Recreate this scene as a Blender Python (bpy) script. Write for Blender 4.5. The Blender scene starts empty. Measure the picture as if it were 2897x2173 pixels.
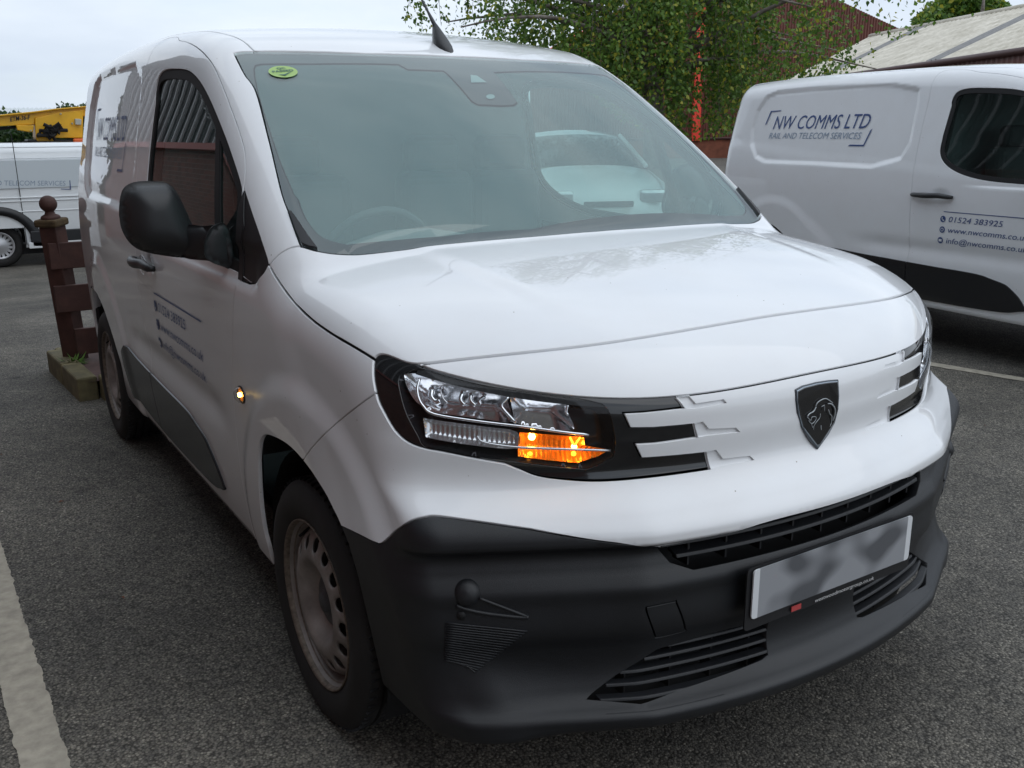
import bpy, math, random
import numpy as np
from mathutils import Vector, Matrix, geometry
rnd = random.Random(7)
sc = bpy.context.scene
COL = sc.collection
R = math.radians
# ---------------------------------------------------------------- camera
CAM = np.array([-1.602, -1.188, 1.473]); YAW, PIT, ROL = 0.56387, -0.26400, -0.00801; FPX = 2633.9
_f = np.array([math.sin(YAW)*math.cos(PIT), math.cos(YAW)*math.cos(PIT), math.sin(PIT)])
_r0 = np.array([math.cos(YAW), -math.sin(YAW), 0.0]); _u0 = np.cross(_r0, _f)
_r = math.cos(ROL)*_r0+math.sin(ROL)*_u0; _u = -math.sin(ROL)*_r0+math.cos(ROL)*_u0
cd = bpy.data.cameras.new('camera'); cam = bpy.data.objects.new('camera', cd); COL.objects.link(cam)
cd.sensor_fit = 'HORIZONTAL'; cd.sensor_width = 36.0; cd.lens = 36.0*FPX/2897.0
cd.clip_start = 0.05; cd.clip_end = 2000
cam.matrix_world = Matrix(((_r[0], _u[0], -_f[0], CAM[0]), (_r[1], _u[1], -_f[1], CAM[1]), (_r[2], _u[2], -_f[2], CAM[2]), (0, 0, 0, 1)))
sc.camera = cam
# ---------------------------------------------------------------- world, sun, exposure
SUN_EL, SUN_AZ = R(52), R(150)      # azimuth clockwise from +Y
wd = bpy.data.worlds.new('World'); sc.world = wd; wd.use_nodes = True
nt = wd.node_tree; nt.nodes.clear()
def wn(t, **k):
    n = nt.nodes.new(t)
    for a, b in k.items(): setattr(n, a, b)
    return n
sky = wn('ShaderNodeTexSky', sky_type='NISHITA', sun_disc=False, sun_elevation=SUN_EL, sun_rotation=SUN_AZ)
bg1 = wn('ShaderNodeBackground'); bg1.inputs[1].default_value = 0.12
bg2 = wn('ShaderNodeBackground'); bg2.inputs[1].default_value = 1.0
geo = wn('ShaderNodeTexCoord'); mp = wn('ShaderNodeMapping'); mp.inputs['Scale'].default_value = (1, 1, 3.2)
n1 = wn('ShaderNodeTexNoise'); n1.inputs['Scale'].default_value = 2.1; n1.inputs['Detail'].default_value = 7; n1.inputs['Roughness'].default_value = .52
cr = wn('ShaderNodeValToRGB'); e = cr.color_ramp.elements
e[0].position = .34; e[0].color = (.50, .57, .665, 1); e[1].position = .66; e[1].color = (.70, .765, .84, 1)
n2 = wn('ShaderNodeTexNoise'); n2.inputs['Scale'].default_value = 3.4; n2.inputs['Detail'].default_value = 5
mr = wn('ShaderNodeMapRange'); mr.inputs[1].default_value = .3; mr.inputs[2].default_value = .5; mr.inputs[3].default_value = .72; mr.inputs[4].default_value = 1.0
mix = wn('ShaderNodeMixShader'); out = wn('ShaderNodeOutputWorld')
L = nt.links.new
L(geo.outputs['Generated'], mp.inputs[0]); L(mp.outputs[0], n1.inputs['Vector']); L(mp.outputs[0], n2.inputs['Vector'])
L(n1.outputs[0], cr.inputs[0]); # an overcast sky is brighter overhead than near the horizon
sz_ = wn('ShaderNodeSeparateXYZ'); gm = wn('ShaderNodeMapRange'); gm.inputs[1].default_value = 0; gm.inputs[2].default_value = 1; gm.inputs[3].default_value = .95; gm.inputs[4].default_value = 1.22
L(geo.outputs['Generated'], sz_.inputs[0]); L(sz_.outputs[2], gm.inputs[0]); L(gm.outputs[0], bg2.inputs[1]); L(cr.outputs[0], bg2.inputs[0]); L(sky.outputs[0], bg1.inputs[0])
L(n2.outputs[0], mr.inputs[0]); L(mr.outputs[0], mix.inputs[0]); L(bg1.outputs[0], mix.inputs[1]); L(bg2.outputs[0], mix.inputs[2]); L(mix.outputs[0], out.inputs[0])
sd = bpy.data.lights.new('sun', 'SUN'); sd.energy = 0.5; sd.angle = R(75); sd.color = (1, .97, .92)
so = bpy.data.objects.new('sun', sd); COL.objects.link(so)
sv = Vector((math.sin(SUN_AZ)*math.cos(SUN_EL), math.cos(SUN_AZ)*math.cos(SUN_EL), math.sin(SUN_EL)))
so.rotation_euler = sv.to_track_quat('Z', 'Y').to_euler()
sc.view_settings.view_transform = 'Standard'; sc.view_settings.look = 'None'; sc.view_settings.exposure = 0.48; sc.view_settings.gamma = 1; sc.view_settings.use_curve_mapping = False
sc.render.engine = 'CYCLES'
# ---------------------------------------------------------------- helpers
def tag(o, label=None, cat=None, group=None, kind=None):
    for k, v in (('label', label), ('category', cat), ('group', group), ('kind', kind)):
        if v: o[k] = v
    return o
def empty(name, loc=(0, 0, 0), rz=0):
    o = bpy.data.objects.new(name, None); COL.objects.link(o); o.location = loc; o.rotation_euler = (0, 0, rz); o.empty_display_size = .1; return o
def link(name, me, m, parent=None):
    o = bpy.data.objects.new(name, me); COL.objects.link(o)
    if m is not None and not me.materials: me.materials.append(m)
    if parent is not None: o.parent = parent
    return o
def mesh(name, V, Fc, m=None, parent=None, smooth=True, nrm=None):
    me = bpy.data.meshes.new(name); me.from_pydata([tuple(map(float, v)) for v in V], [], [tuple(map(int, f)) for f in Fc]); me.update()
    if smooth: me.polygons.foreach_set('use_smooth', [True]*len(me.polygons))
    if nrm is not None: me.normals_split_custom_set_from_vertices([tuple(map(float, n)) for n in nrm])
    return link(name, me, m, parent)
class MB:
    def __init__(s): s.V = []; s.F = []
    def add(s, V, Fc):
        o = len(s.V); s.V += [tuple(v) for v in V]; s.F += [tuple(i+o for i in f) for f in Fc]; return s
    def box(s, c, d, M=None):
        x, y, z = [k/2 for k in d]; V = [Vector((a*x, b*y, e*z)) for a in (-1, 1) for b in (-1, 1) for e in (-1, 1)]
        if M is not None: V = [M @ v for v in V]
        V = [v+Vector(c) for v in V]
        return s.add(V, [(0, 1, 3, 2), (4, 6, 7, 5), (0, 4, 5, 1), (2, 3, 7, 6), (0, 2, 6, 4), (1, 5, 7, 3)])
    def tube(s, pts, r, n=8, cap=True):
        pts = [Vector(p) for p in pts]; k = len(pts); rr = r if hasattr(r, '__len__') else [r]*k
        base = None; V = []; Fc = []
        for i, p in enumerate(pts):
            t = (pts[min(i+1, k-1)]-pts[max(i-1, 0)]).normalized()
            if base is None: base = t.orthogonal().normalized()
            base = (base-t*base.dot(t)).normalized(); b2 = t.cross(base)
            V += [p+(base*math.cos(2*math.pi*j/n)+b2*math.sin(2*math.pi*j/n))*rr[i] for j in range(n)]
        for i in range(k-1):
            for j in range(n): Fc.append((i*n+j, i*n+(j+1) % n, (i+1)*n+(j+1) % n, (i+1)*n+j))
        if cap: Fc.append(tuple(range(n))[::-1]); Fc.append(tuple((k-1)*n+j for j in range(n)))
        return s.add(V, Fc)
    def lathe(s, prof, n=48, M=None, close=False):  # prof: (r, h) around local Z
        V = []; Fc = []; k = len(prof)
        for i in range(n):
            a = 2*math.pi*i/n
            V += [Vector((r*math.cos(a), r*math.sin(a), h)) for r, h in prof]
        for i in range(n):
            i2 = (i+1) % n
            for j in range(k if close else k-1):
                j2 = (j+1) % k; Fc.append((i*k+j, i2*k+j, i2*k+j2, i*k+j2))
        if M is not None: V = [M @ v for v in V]
        return s.add(V, Fc)
    def prism(s, poly, h0, h1, M=None):
        n = len(poly); V = [Vector((x, y, h0)) for x, y in poly]+[Vector((x, y, h1)) for x, y in poly]
        if M is not None: V = [M @ v for v in V]
        return s.add(V, [tuple(range(n))[::-1], tuple(range(n, 2*n))]+[(i, (i+1) % n, n+(i+1) % n, n+i) for i in range(n)])
    def obj(s, name, m, parent=None, smooth=False, bevel=0, seg=2, sub=0, ang=None):
        o = mesh(name, s.V, s.F, m, parent, smooth)
        if bevel:
            b = o.modifiers.new('b', 'BEVEL'); b.width = bevel; b.segments = seg; b.limit_method = 'ANGLE'; b.angle_limit = R(35); b.harden_normals = False
        if sub:
            q = o.modifiers.new('s', 'SUBSURF'); q.levels = sub; q.render_levels = sub
        if ang: o.data.set_sharp_from_angle(angle=R(ang))
        return o
# ---------------------------------------------------------------- materials
MATS = {}
def mat(name, col=(.5, .5, .5), rough=.5, metal=0, coat=0, spec=.5, emis=None, es=0, bump=0, bscale=200, var=0, vscale=8, dirt=None, trans=0, alpha=1, coatr=.03, **k):
    if name in MATS: return MATS[name]
    m = bpy.data.materials.new(name); m.use_nodes = True; T = m.node_tree; b = T.nodes['Principled BSDF']; MATS[name] = m
    b.inputs['Base Color'].default_value = (*col, 1); b.inputs['Roughness'].default_value = rough; b.inputs['Metallic'].default_value = metal
    b.inputs['Coat Weight'].default_value = coat; b.inputs['Coat Roughness'].default_value = coatr; b.inputs['Specular IOR Level'].default_value = spec
    b.inputs['Transmission Weight'].default_value = trans; b.inputs['Alpha'].default_value = alpha
    if emis: b.inputs['Emission Color'].default_value = (*emis, 1); b.inputs['Emission Strength'].default_value = es
    tc = T.nodes.new('ShaderNodeTexCoord')
    if var:
        n = T.nodes.new('ShaderNodeTexNoise'); n.inputs['Scale'].default_value = vscale; n.inputs['Detail'].default_value = 8; n.inputs['Roughness'].default_value = .6
        T.links.new(tc.outputs['Object'], n.inputs['Vector'])
        c = T.nodes.new('ShaderNodeValToRGB'); q = c.color_ramp.elements; q[0].position = .3; q[1].position = .7
        q[0].color = (*[v*(1-var) for v in col], 1); d = dirt or [min(1, v*(1+var)) for v in col]; q[1].color = (*d, 1)
        T.links.new(n.outputs[0], c.inputs[0]); T.links.new(c.outputs[0], b.inputs['Base Color'])
    if bump:
        n = T.nodes.new('ShaderNodeTexNoise'); n.inputs['Scale'].default_value = bscale; n.inputs['Detail'].default_value = 3
        T.links.new(tc.outputs['Object'], n.inputs['Vector'])
        u = T.nodes.new('ShaderNodeBump'); u.inputs['Strength'].default_value = bump; u.inputs['Distance'].default_value = .002
        T.links.new(n.outputs[0], u.inputs['Height']); T.links.new(u.outputs[0], b.inputs['Normal'])
    return m
def glass(name, tint, ior=1.45, rough=0.0, mixadd=0.0):
    if name in MATS: return MATS[name]
    m = bpy.data.materials.new(name); m.use_nodes = True; T = m.node_tree; T.nodes.clear(); MATS[name] = m
    o = T.nodes.new('ShaderNodeOutputMaterial'); t = T.nodes.new('ShaderNodeBsdfTransparent'); t.inputs[0].default_value = (*tint, 1)
    gl = T.nodes.new('ShaderNodeBsdfGlossy'); gl.inputs['Roughness'].default_value = rough
    fr = T.nodes.new('ShaderNodeFresnel'); fr.inputs['IOR'].default_value = ior
    gg = T.nodes.new('ShaderNodeNewGeometry'); mi = T.nodes.new('ShaderNodeMix'); mi.inputs['A'].default_value = ior; mi.inputs['B'].default_value = 1/ior; T.links.new(gg.outputs['Backfacing'], mi.inputs['Factor']); T.links.new(mi.outputs['Result'], fr.inputs['IOR'])
    under = t
    if mixadd:
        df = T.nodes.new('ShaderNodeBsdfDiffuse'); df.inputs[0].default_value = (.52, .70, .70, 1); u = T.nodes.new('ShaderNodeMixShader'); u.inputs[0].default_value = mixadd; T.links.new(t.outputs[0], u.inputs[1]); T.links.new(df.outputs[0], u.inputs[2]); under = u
    x = T.nodes.new('ShaderNodeMixShader'); T.links.new(fr.outputs[0], x.inputs[0]); T.links.new(under.outputs[0], x.inputs[1]); T.links.new(gl.outputs[0], x.inputs[2])
    T.links.new(x.outputs[0], o.inputs[0]); return m
M_white = mat('white_paint', (.80, .81, .83), .35, coat=1.0, spec=.3, coatr=.012)
# faint road film on the paint
_T = M_white.node_tree; _b = _T.nodes['Principled BSDF']; _tc = _T.nodes.new('ShaderNodeTexCoord'); _n = _T.nodes.new('ShaderNodeTexNoise'); _n.inputs['Scale'].default_value = 6; _n.inputs['Detail'].default_value = 9; _n.inputs['Roughness'].default_value = .7
_c = _T.nodes.new('ShaderNodeValToRGB'); _c.color_ramp.elements[0].position = .35; _c.color_ramp.elements[0].color = (.785, .795, .81, 1); _c.color_ramp.elements[1].position = .6; _c.color_ramp.elements[1].color = (.80, .815, .835, 1)
_n2 = _T.nodes.new('ShaderNodeTexVoronoi'); _n2.inputs['Scale'].default_value = 19; _v = _T.nodes.new('ShaderNodeMath'); _v.operation = 'GREATER_THAN'; _v.inputs[1].default_value = .03
_x = _T.nodes.new('ShaderNodeMix'); _x.data_type = 'RGBA'; _x.inputs['A'].default_value = (.25, .22, .18, 1)
_T.links.new(_tc.outputs['Object'], _n.inputs['Vector']); _T.links.new(_n.outputs[0], _c.inputs[0]); _T.links.new(_tc.outputs['Object'], _n2.inputs['Vector']); _T.links.new(_n2.outputs['Distance'], _v.inputs[0])
_T.links.new(_v.outputs[0], _x.inputs[0]); _T.links.new(_c.outputs[0], _x.inputs['B']); _T.links.new(_x.outputs['Result'], _b.inputs['Base Color'])
M_plas = mat('black_plastic', (.011, .012, .0145), .44, bump=.25, bscale=900, var=.25, vscale=5)
M_plas2 = mat('dark_trim', (.012, .012, .014), .5)
M_gloss = mat('gloss_black', (.008, .008, .009), .08, coat=.6)
M_black = mat('seal_and_gap_black', (.004, .004, .005), .7)
M_rub = mat('tyre_rubber', (.013, .0125, .0125), .75, bump=.3, bscale=300, var=.3, vscale=12)
M_steel = mat('dusty_steel_rim', (.25, .225, .21), .5, metal=.35, var=.3, vscale=14)
M_rust = mat('rusty_rim_edge', (.15, .12, .095), .6, metal=.3, var=.5, vscale=60)
M_hub = mat('hub_cap', (.05, .055, .06), .5)
M_chrome = mat('chrome', (.85, .86, .88), .08, metal=1)
M_refl = mat('reflector', (.88, .88, .9), .16, metal=1, bump=.35, bscale=45)
M_ws = glass('windscreen_glass', (.86, 1.0, .97), 2.0, mixadd=.02)
M_veil = glass('windscreen_veil', (.95, 1, 1), 1.01, mixadd=.22)  # veiling glare on the windscreen, put into a pale teal diffuse mix
M_sg = glass('side_glass', (.45, .58, .55), 1.6)
M_lens = glass('lamp_lens', (.93, .94, .95), 1.45)
M_frit = mat('frit', (.006, .007, .010), .3)
M_int = mat('interior_grey', (.08, .085, .09), .7)
M_dash = mat('dash_plastic', (.055, .058, .06), .6)
M_lining = mat('roof_lining', (.35, .37, .36), .8)
M_amber = mat('amber_lit', (1, .35, .02), .3, emis=(1, .36, .02), es=3.0)
M_hot = mat('bulb_lit', (1, .7, .2), .3, emis=(1, .62, .12), es=14)
M_amberlens = glass('amber_lens', (1.0, .42, .04), 1.45, .1)
M_dec = mat('decal_blue', (.035, .075, .22), .4)
M_decg = mat('decal_grey_blue', (.25, .32, .42), .4)
# ---------------------------------------------------------------- body surface of the van, as one implicit function
def sst(a, b, x):
    t = np.clip((x-a)/(b-a), 0, 1); return t*t*(3-2*t)
def smax(a, b, r):
    h = np.maximum(r-np.abs(a-b), 0)/r
    return np.maximum(a, b)+h*h*r*.25
def smin(a, b, r): return -smax(-a, -b, r)
def pint(x, xs, ys):
    xs = np.asarray(xs, float); ys = np.asarray(ys, float); m = np.zeros_like(ys); d = np.diff(ys)/np.diff(xs)
    m[1:-1] = (d[:-1]*np.diff(xs)[1:]+d[1:]*np.diff(xs)[:-1])/(xs[2:]-xs[:-2]); m[0] = d[0]; m[-1] = d[-1]
    i = np.clip(np.searchsorted(xs, x)-1, 0, len(xs)-2); h = xs[i+1]-xs[i]; t = (x-xs[i])/h; tc = np.clip(t, 0, 1)
    r = (2*tc**3-3*tc**2+1)*ys[i]+(tc**3-2*tc**2+tc)*h*m[i]+(-2*tc**3+3*tc**2)*ys[i+1]+(tc**3-tc**2)*h*m[i+1]
    return np.where(t < 0, ys[0]+m[0]*(x-xs[0]), np.where(t > 1, ys[-1]+m[-1]*(x-xs[-1]), r))
SZ = ([.15, .35, .5, .7, .9, 1.05, 1.2, 1.4, 1.6, 1.75, 1.9], [.83, .868, .884, .892, .897, .894, .881, .846, .805, .772, .73])
F0 = ([.12, .20, .255, .280, .298, .310, .318, .330, .345, .365, .45, .49, .56, .592, .608, .628, .674, .687, .700, .745, .79, .88, .97, 1.05, 1.10, 1.3],
      [.16, .065, .022, .006, .001, .000, .005, .026, .044, .055, .056, .036, .032, .030, .038, .050, .046, .021, .018, .045, .090, .098, .112, .175, .25, .6])
HC = ([-.2, .1, .24, .45, .7, .95, 1.4], [.86, 1.01, 1.072, 1.125, 1.17, 1.20, 1.235])
RC = ([1.2, 1.69, 1.85, 2.1, 2.5, 3.1, 3.8, 4.3, 4.6], [1.57, 1.722, 1.778, 1.832, 1.868, 1.88, 1.872, 1.85, 1.82])
def sideS(y, z):
    s = pint(z, *SZ)+.022*sst(.95, .5, y)*np.exp(-((z-.60)/.13)**2)-.045*np.clip(y-3.0, 0, 2)**2/1.96-.05*np.clip(1.0-y, 0, 2)**2
    return s
def polyd(y, z, pts):            # signed distance to a closed polygon, negative inside
    P = np.asarray(pts, float); Q = np.roll(P, -1, 0); d = np.full(np.shape(y), 1e9); ins = np.zeros(np.shape(y), bool)
    for (ax, ay), (bx, by) in zip(P, Q):
        ex, ey = bx-ax, by-ay; wx, wy = y-ax, z-ay; t = np.clip((wx*ex+wy*ey)/(ex*ex+ey*ey), 0, 1)
        d = np.minimum(d, (wx-ex*t)**2+(wy-ey*t)**2)
        c = ((ay > z) != (by > z)); 
        with np.errstate(divide='ignore', invalid='ignore'): xi = ax+(z-ay)*(bx-ax)/((by-ay) if by != ay else 1e-12)
        ins ^= c & (y < xi)
    d = np.sqrt(d); return np.where(ins, -d, d)
REC = [(2.775, 1.69), (2.755, 1.60), (2.745, 1.35), (2.79, 1.26), (2.93, 1.195), (3.2, 1.205), (3.80, 1.205), (3.92, 1.24), (4.01, 1.34), (4.04, 1.46), (4.02, 1.60), (3.94, 1.70), (3.82, 1.735), (3.4, 1.745), (2.92, 1.735)]
def side_disp(y, z):
    d = -.016*sst(.030, -.012, polyd(y, z, REC))                     # load-bay recess
    r1 = np.hypot((y-.86), (z-.33)); r2 = np.hypot((y-3.62), (z-.33))
    d = d+.014*sst(.60, .52, r1)*sst(.15, .3, z)+.012*sst(.62, .53, r2)  # arch bulges
    u = np.clip((2.95-y)/1.6, 0, 1)                                   # hollow above the cladding
    zc = .655+.0*u
    d = d-.012*np.exp(-((z-zc)/.05)**2)*sst(1.45, 1.75, y)*sst(3.05, 2.8, y)
    d = d-.010*sst(.052, .0, np.hypot((y-2.40)/1.9, z-1.02))          # handle pocket
    d = d+.010*sst(1.135, 1.105, z)*sst(1.09, 1.11, z)*0
    # belt-line shelf under the side window
    d = d-.010*sst(1.075, 1.10, z)*sst(1.20, 1.17, z)*sst(1.12, 1.2, y)*sst(2.3, 2.0, y)
    return d
POK = [(.86, .57), (.86, .44), (.84, .385), (.80, .345), (.71, .322), (.60, .305), (.40, .30), (.40, .635), (.60, .640), (.71, .650), (.79, .655), (.83, .63)]
MM = .12
UNDER = True
def g0(P, disp=True):
    x, y, z = P[..., 0], P[..., 1], P[..., 2]; a = np.sqrt(x*x+1e-6)
    s = sideS(y, z)
    if disp: s = s+side_disp(y, z)*sst(.55, .7, a)
    fs = a-s
    yb = pint(z, *F0)+.30*a*a; w = .007+.045*sst(.72, .84, z)
    q_ = w*np.logaddexp(0, (a-.47)/w); kz = 1-sst(.72, .80, z); yb = yb+.22*q_-.22*kz*q_*q_; m = 0*z
    ff = (yb-y)*.8
    yb = yb-.016*sst(.790, .768, z)*sst(.50, .58, a)*sst(.46, .68, z)
    if disp: yb = yb+.026*sst(.014, -.032, polyd(a, z, POK))*sst(.46, .60, a)*sst(.87, .77, a)
    cre = .006*sst(.05, 0, np.abs(a-(.33+.30*(y-.3))))*0
    fh = (z-(pint(y, *HC)-.05*a*a-.20*np.clip(a-.45, 0, 1)**2+cre+.006*sst(.57+.12*(y-.9), .50+.12*(y-.9), a)*sst(.3, .6, y)))*.95
    yw = .90+(z-1.2)/.664+.2*a*a-.12*(z-1.2)*(1.725-z)/.525**2
    fw = (yw-y)*.553
    fr = z-(pint(y, *RC)-.07*a*a)
    fb = y-4.40+.02*a*a+.06*np.clip(z-.9, 0, 2)**2
    zb = .272-.018*sst(.60, .80, a)
    lb = smax(smax(ff, fh, .10), fs, .045+.065*sst(.78, .95, z)); gh = smax(smax(fw, fr, .05), fs, .12)
    b = smax(smin(lb, gh, .02), fb, .12)
    return smax(b, zb-z, .025) if UNDER else b
def march(O, D, t0, t1, n, off):
    N = len(O); ts = np.linspace(t0, t1, n); lo = np.zeros(N); done = np.zeros(N, bool); prev = g0(O+D*ts[0])-off
    for i in range(1, n):
        cur = g0(O+D*ts[i])-off; hit = (~done) & (prev > 0) & (cur <= 0); lo[hit] = ts[i-1]; done |= hit; prev = cur
        if done.all(): break
    a = lo.copy(); b = lo+(ts[1]-ts[0])
    for _ in range(18):
        m = (a+b)/2; v = g0(O+D*m[:, None])-off > 0; a = np.where(v, m, a); b = np.where(v, b, m)
    P = O+D*((a+b)/2)[:, None]; P[~done] = np.nan; return P
def cast(O, D, t0=0., t1=4., n=160, off=0.):
    O = np.array(np.atleast_2d(O), float); D = np.array(np.atleast_2d(D), float); N = len(O); t = np.full(N, float(t0)); act = np.arange(N); P = np.full((N, 3), np.nan)
    for _ in range(45):
        v = g0(O[act]+D[act]*t[act, None])-off; t[act] += v*.9; ok = (np.abs(v) < 2e-6) & (t[act] < t1); P[act[ok]] = O[act[ok]]+D[act[ok]]*t[act[ok], None]
        act = act[(~ok) & (t[act] < t1+.3)]
        if not len(act): break
    bad = np.where(np.isnan(P).any(1))[0]
    if len(bad): P[bad] = march(O[bad], D[bad], t0, t1, n, off)
    return P
def grad(P, h=2e-4):
    P = np.asarray(P, float); G = np.stack([g0(P+np.eye(3)[i]*h)-g0(P-np.eye(3)[i]*h) for i in range(3)], -1)
    return G/np.maximum(np.linalg.norm(G, axis=-1, keepdims=True), 1e-12)
ZZ = dict(A=(0, 0, .3273), B=(0, 543, .3273), C=(0, 1086, .3273), s5=(624, 0, .3725), s6=(1448, 0, .3273), y1=(1000, 950, .4973), y2=(1900, 850, .3843), y3=(700, 1100, .603), y4=(1500, 1400, .565), y5=(200, 450, .4522), y7=(700, 550, .3617), y8=(1000, 1400, .4658), o=(0, 0, 1))
def camdir(p): return _f+_r*((p[0]-1448.5)/FPX)-_u*((p[1]-1086.5)/FPX)
def hit(k, pts, off=0.):         # a measured outline laid onto the body surface
    x, y, s = ZZ[k]; D = np.array([camdir((x+s*p[0], y+s*p[1])) for p in pts])
    global UNDER; UNDER = False; P = cast(np.repeat(CAM[None], len(D), 0), D, .8, 9, 700, off); UNDER = True; return P
def aty(p, y): d = camdir(p); t = (y-CAM[1])/d[1]; return CAM+d*t
def atx(p, x): d = camdir(p); t = (x-CAM[0])/d[0]; return CAM+d*t
def spl(P, n=6):                 # Catmull-Rom through points
    P = np.asarray(P, float); Q = np.vstack([2*P[0]-P[1], P, 2*P[-1]-P[-2]]); o = []
    for i in range(1, len(Q)-2):
        p0, p1, p2, p3 = Q[i-1:i+3]
        for t in np.arange(n)/n: o.append(.5*((2*p1)+(-p0+p2)*t+(2*p0-5*p1+4*p2-p3)*t*t+(-p0+3*p1-3*p2+p3)*t**3))
    o.append(Q[-2]); return np.array(o)
mir = lambda P: np.asarray(P)*np.array([-1, 1, 1])
# projection domains: 3D <-> flat (u, v)
class Side:
    @staticmethod
    def to(P): return np.stack([P[:, 1], .9*np.arctan2(P[:, 2]-1.1, -P[:, 0])], 1)
    @staticmethod
    def rays(U): th = U[:, 1]/.9; d = np.stack([-np.cos(th), 0*th, np.sin(th)], 1); O = np.stack([0*th, U[:, 0], 0*th+1.1], 1)+d*1.7; return O, -d
class Wrap:
    @staticmethod
    def to(P): return np.stack([np.arctan2(P[:, 0], 1.3-P[:, 1])*1.1, P[:, 2]], 1)
    @staticmethod
    def rays(U): th = U[:, 0]/1.1; d = np.stack([np.sin(th), -np.cos(th), 0*th], 1); O = np.stack([0*th, 0*th+1.3, U[:, 1]], 1)+d*1.9; return O, -d
class Top:
    @staticmethod
    def to(P): return P[:, :2].copy()
    @staticmethod
    def rays(U): O = np.stack([U[:, 0], U[:, 1], 0*U[:, 0]+2.1], 1); return O, np.repeat([[0, 0, -1.]], len(U), 0)
class Front:
    @staticmethod
    def to(P): return P[:, [0, 2]].copy()
    @staticmethod
    def rays(U): O = np.stack([U[:, 0], 0*U[:, 0]-.4, U[:, 1]], 1); return O, np.repeat([[0, 1., 0]], len(U), 0)
def resamp(P, step):
    P = np.asarray(P); Q = np.vstack([P, P[:1]]); keep = [0]
    L_ = np.linalg.norm(np.diff(Q, axis=0), axis=1); out_ = []
    for i in range(len(P)):
        k = max(1, int(round(L_[i]/step)))
        for j in range(k): out_.append(Q[i]+(Q[i+1]-Q[i])*j/k)
    return np.array(out_)
def inpoly(X, P):
    ins = np.zeros(len(X), bool); Q = np.roll(P, -1, 0)
    for (ax, ay), (bx, by) in zip(P, Q):
        if ay == by: continue
        c = (ay > X[:, 1]) != (by > X[:, 1]); ins ^= c & (X[:, 0] < ax+(X[:, 1]-ay)*(bx-ax)/(by-ay))
    return ins
def area(P): x, y = P[:, 0], P[:, 1]; return .5*np.sum(x*np.roll(y, -1)-y*np.roll(x, -1))
def dedup(P, eps):
    o = [P[0]]
    for p in P[1:]:
        if np.linalg.norm(p-o[-1]) > eps: o.append(p)
    while len(o) > 3 and np.linalg.norm(o[0]-o[-1]) <= eps: o.pop()
    return np.array(o)
def inset(P, d):                 # ccw loop moved inwards by d
    a = P-np.roll(P, 1, 0); b = np.roll(P, -1, 0)-P
    a /= np.maximum(np.linalg.norm(a, axis=1, keepdims=True), 1e-9); b /= np.maximum(np.linalg.norm(b, axis=1, keepdims=True), 1e-9)
    na = np.stack([-a[:, 1], a[:, 0]], 1); nb = np.stack([-b[:, 1], b[:, 0]], 1); n = na+nb; l = np.linalg.norm(n, axis=1, keepdims=True)
    n = n/np.maximum(l, 1e-6); c = np.maximum((n*na).sum(1, keepdims=True), .45); return P+n*d/c
def tri2d(loops, step, grid=True):
    """constrained triangulation of outer loop minus holes -> points, tris, loop index lists"""
    allv = []; edges = []; idx = []
    for Lp in loops:
        s = len(allv); n = len(Lp); allv += [tuple(p) for p in Lp]; edges += [(s+i, s+(i+1) % n) for i in range(n)]; idx.append(list(range(s, s+n)))
    B = np.array(allv); 
    if grid:
        lo = B.min(0); hi = B.max(0); xs = np.arange(lo[0]+step*.5, hi[0], step); ys = np.arange(lo[1]+step*.43, hi[1], step*.9)
        X = np.array([(x+(step/2 if j % 2 else 0), y) for j, y in enumerate(ys) for x in xs])
        if len(X):
            k = inpoly(X, loops[0])
            for h in loops[1:]: k &= ~inpoly(X, h)
            X = X[k]
            if len(X):
                ok = np.ones(len(X), bool)
                for s in range(0, len(X), 2000):
                    dd = ((X[s:s+2000, None]-B[None])**2).sum(2).min(1); ok[s:s+2000] = dd > (step*.55)**2
                allv += [tuple(p) for p in X[ok]]
    r = geometry.delaunay_2d_cdt([Vector(p) for p in allv], edges, [], 0, 1e-7, True)
    V = np.array([tuple(v) for v in r[0]]); T = np.array(r[2]); om = {}
    for i, src in enumerate(r[3]):
        for s in src: om[s] = i
    cen = V[T].mean(1); k = inpoly(cen, loops[0])
    for h in loops[1:]: k &= ~inpoly(cen, h)
    return V, T[k], [[om[i] for i in l] for l in idx]
PANELS = 0
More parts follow.
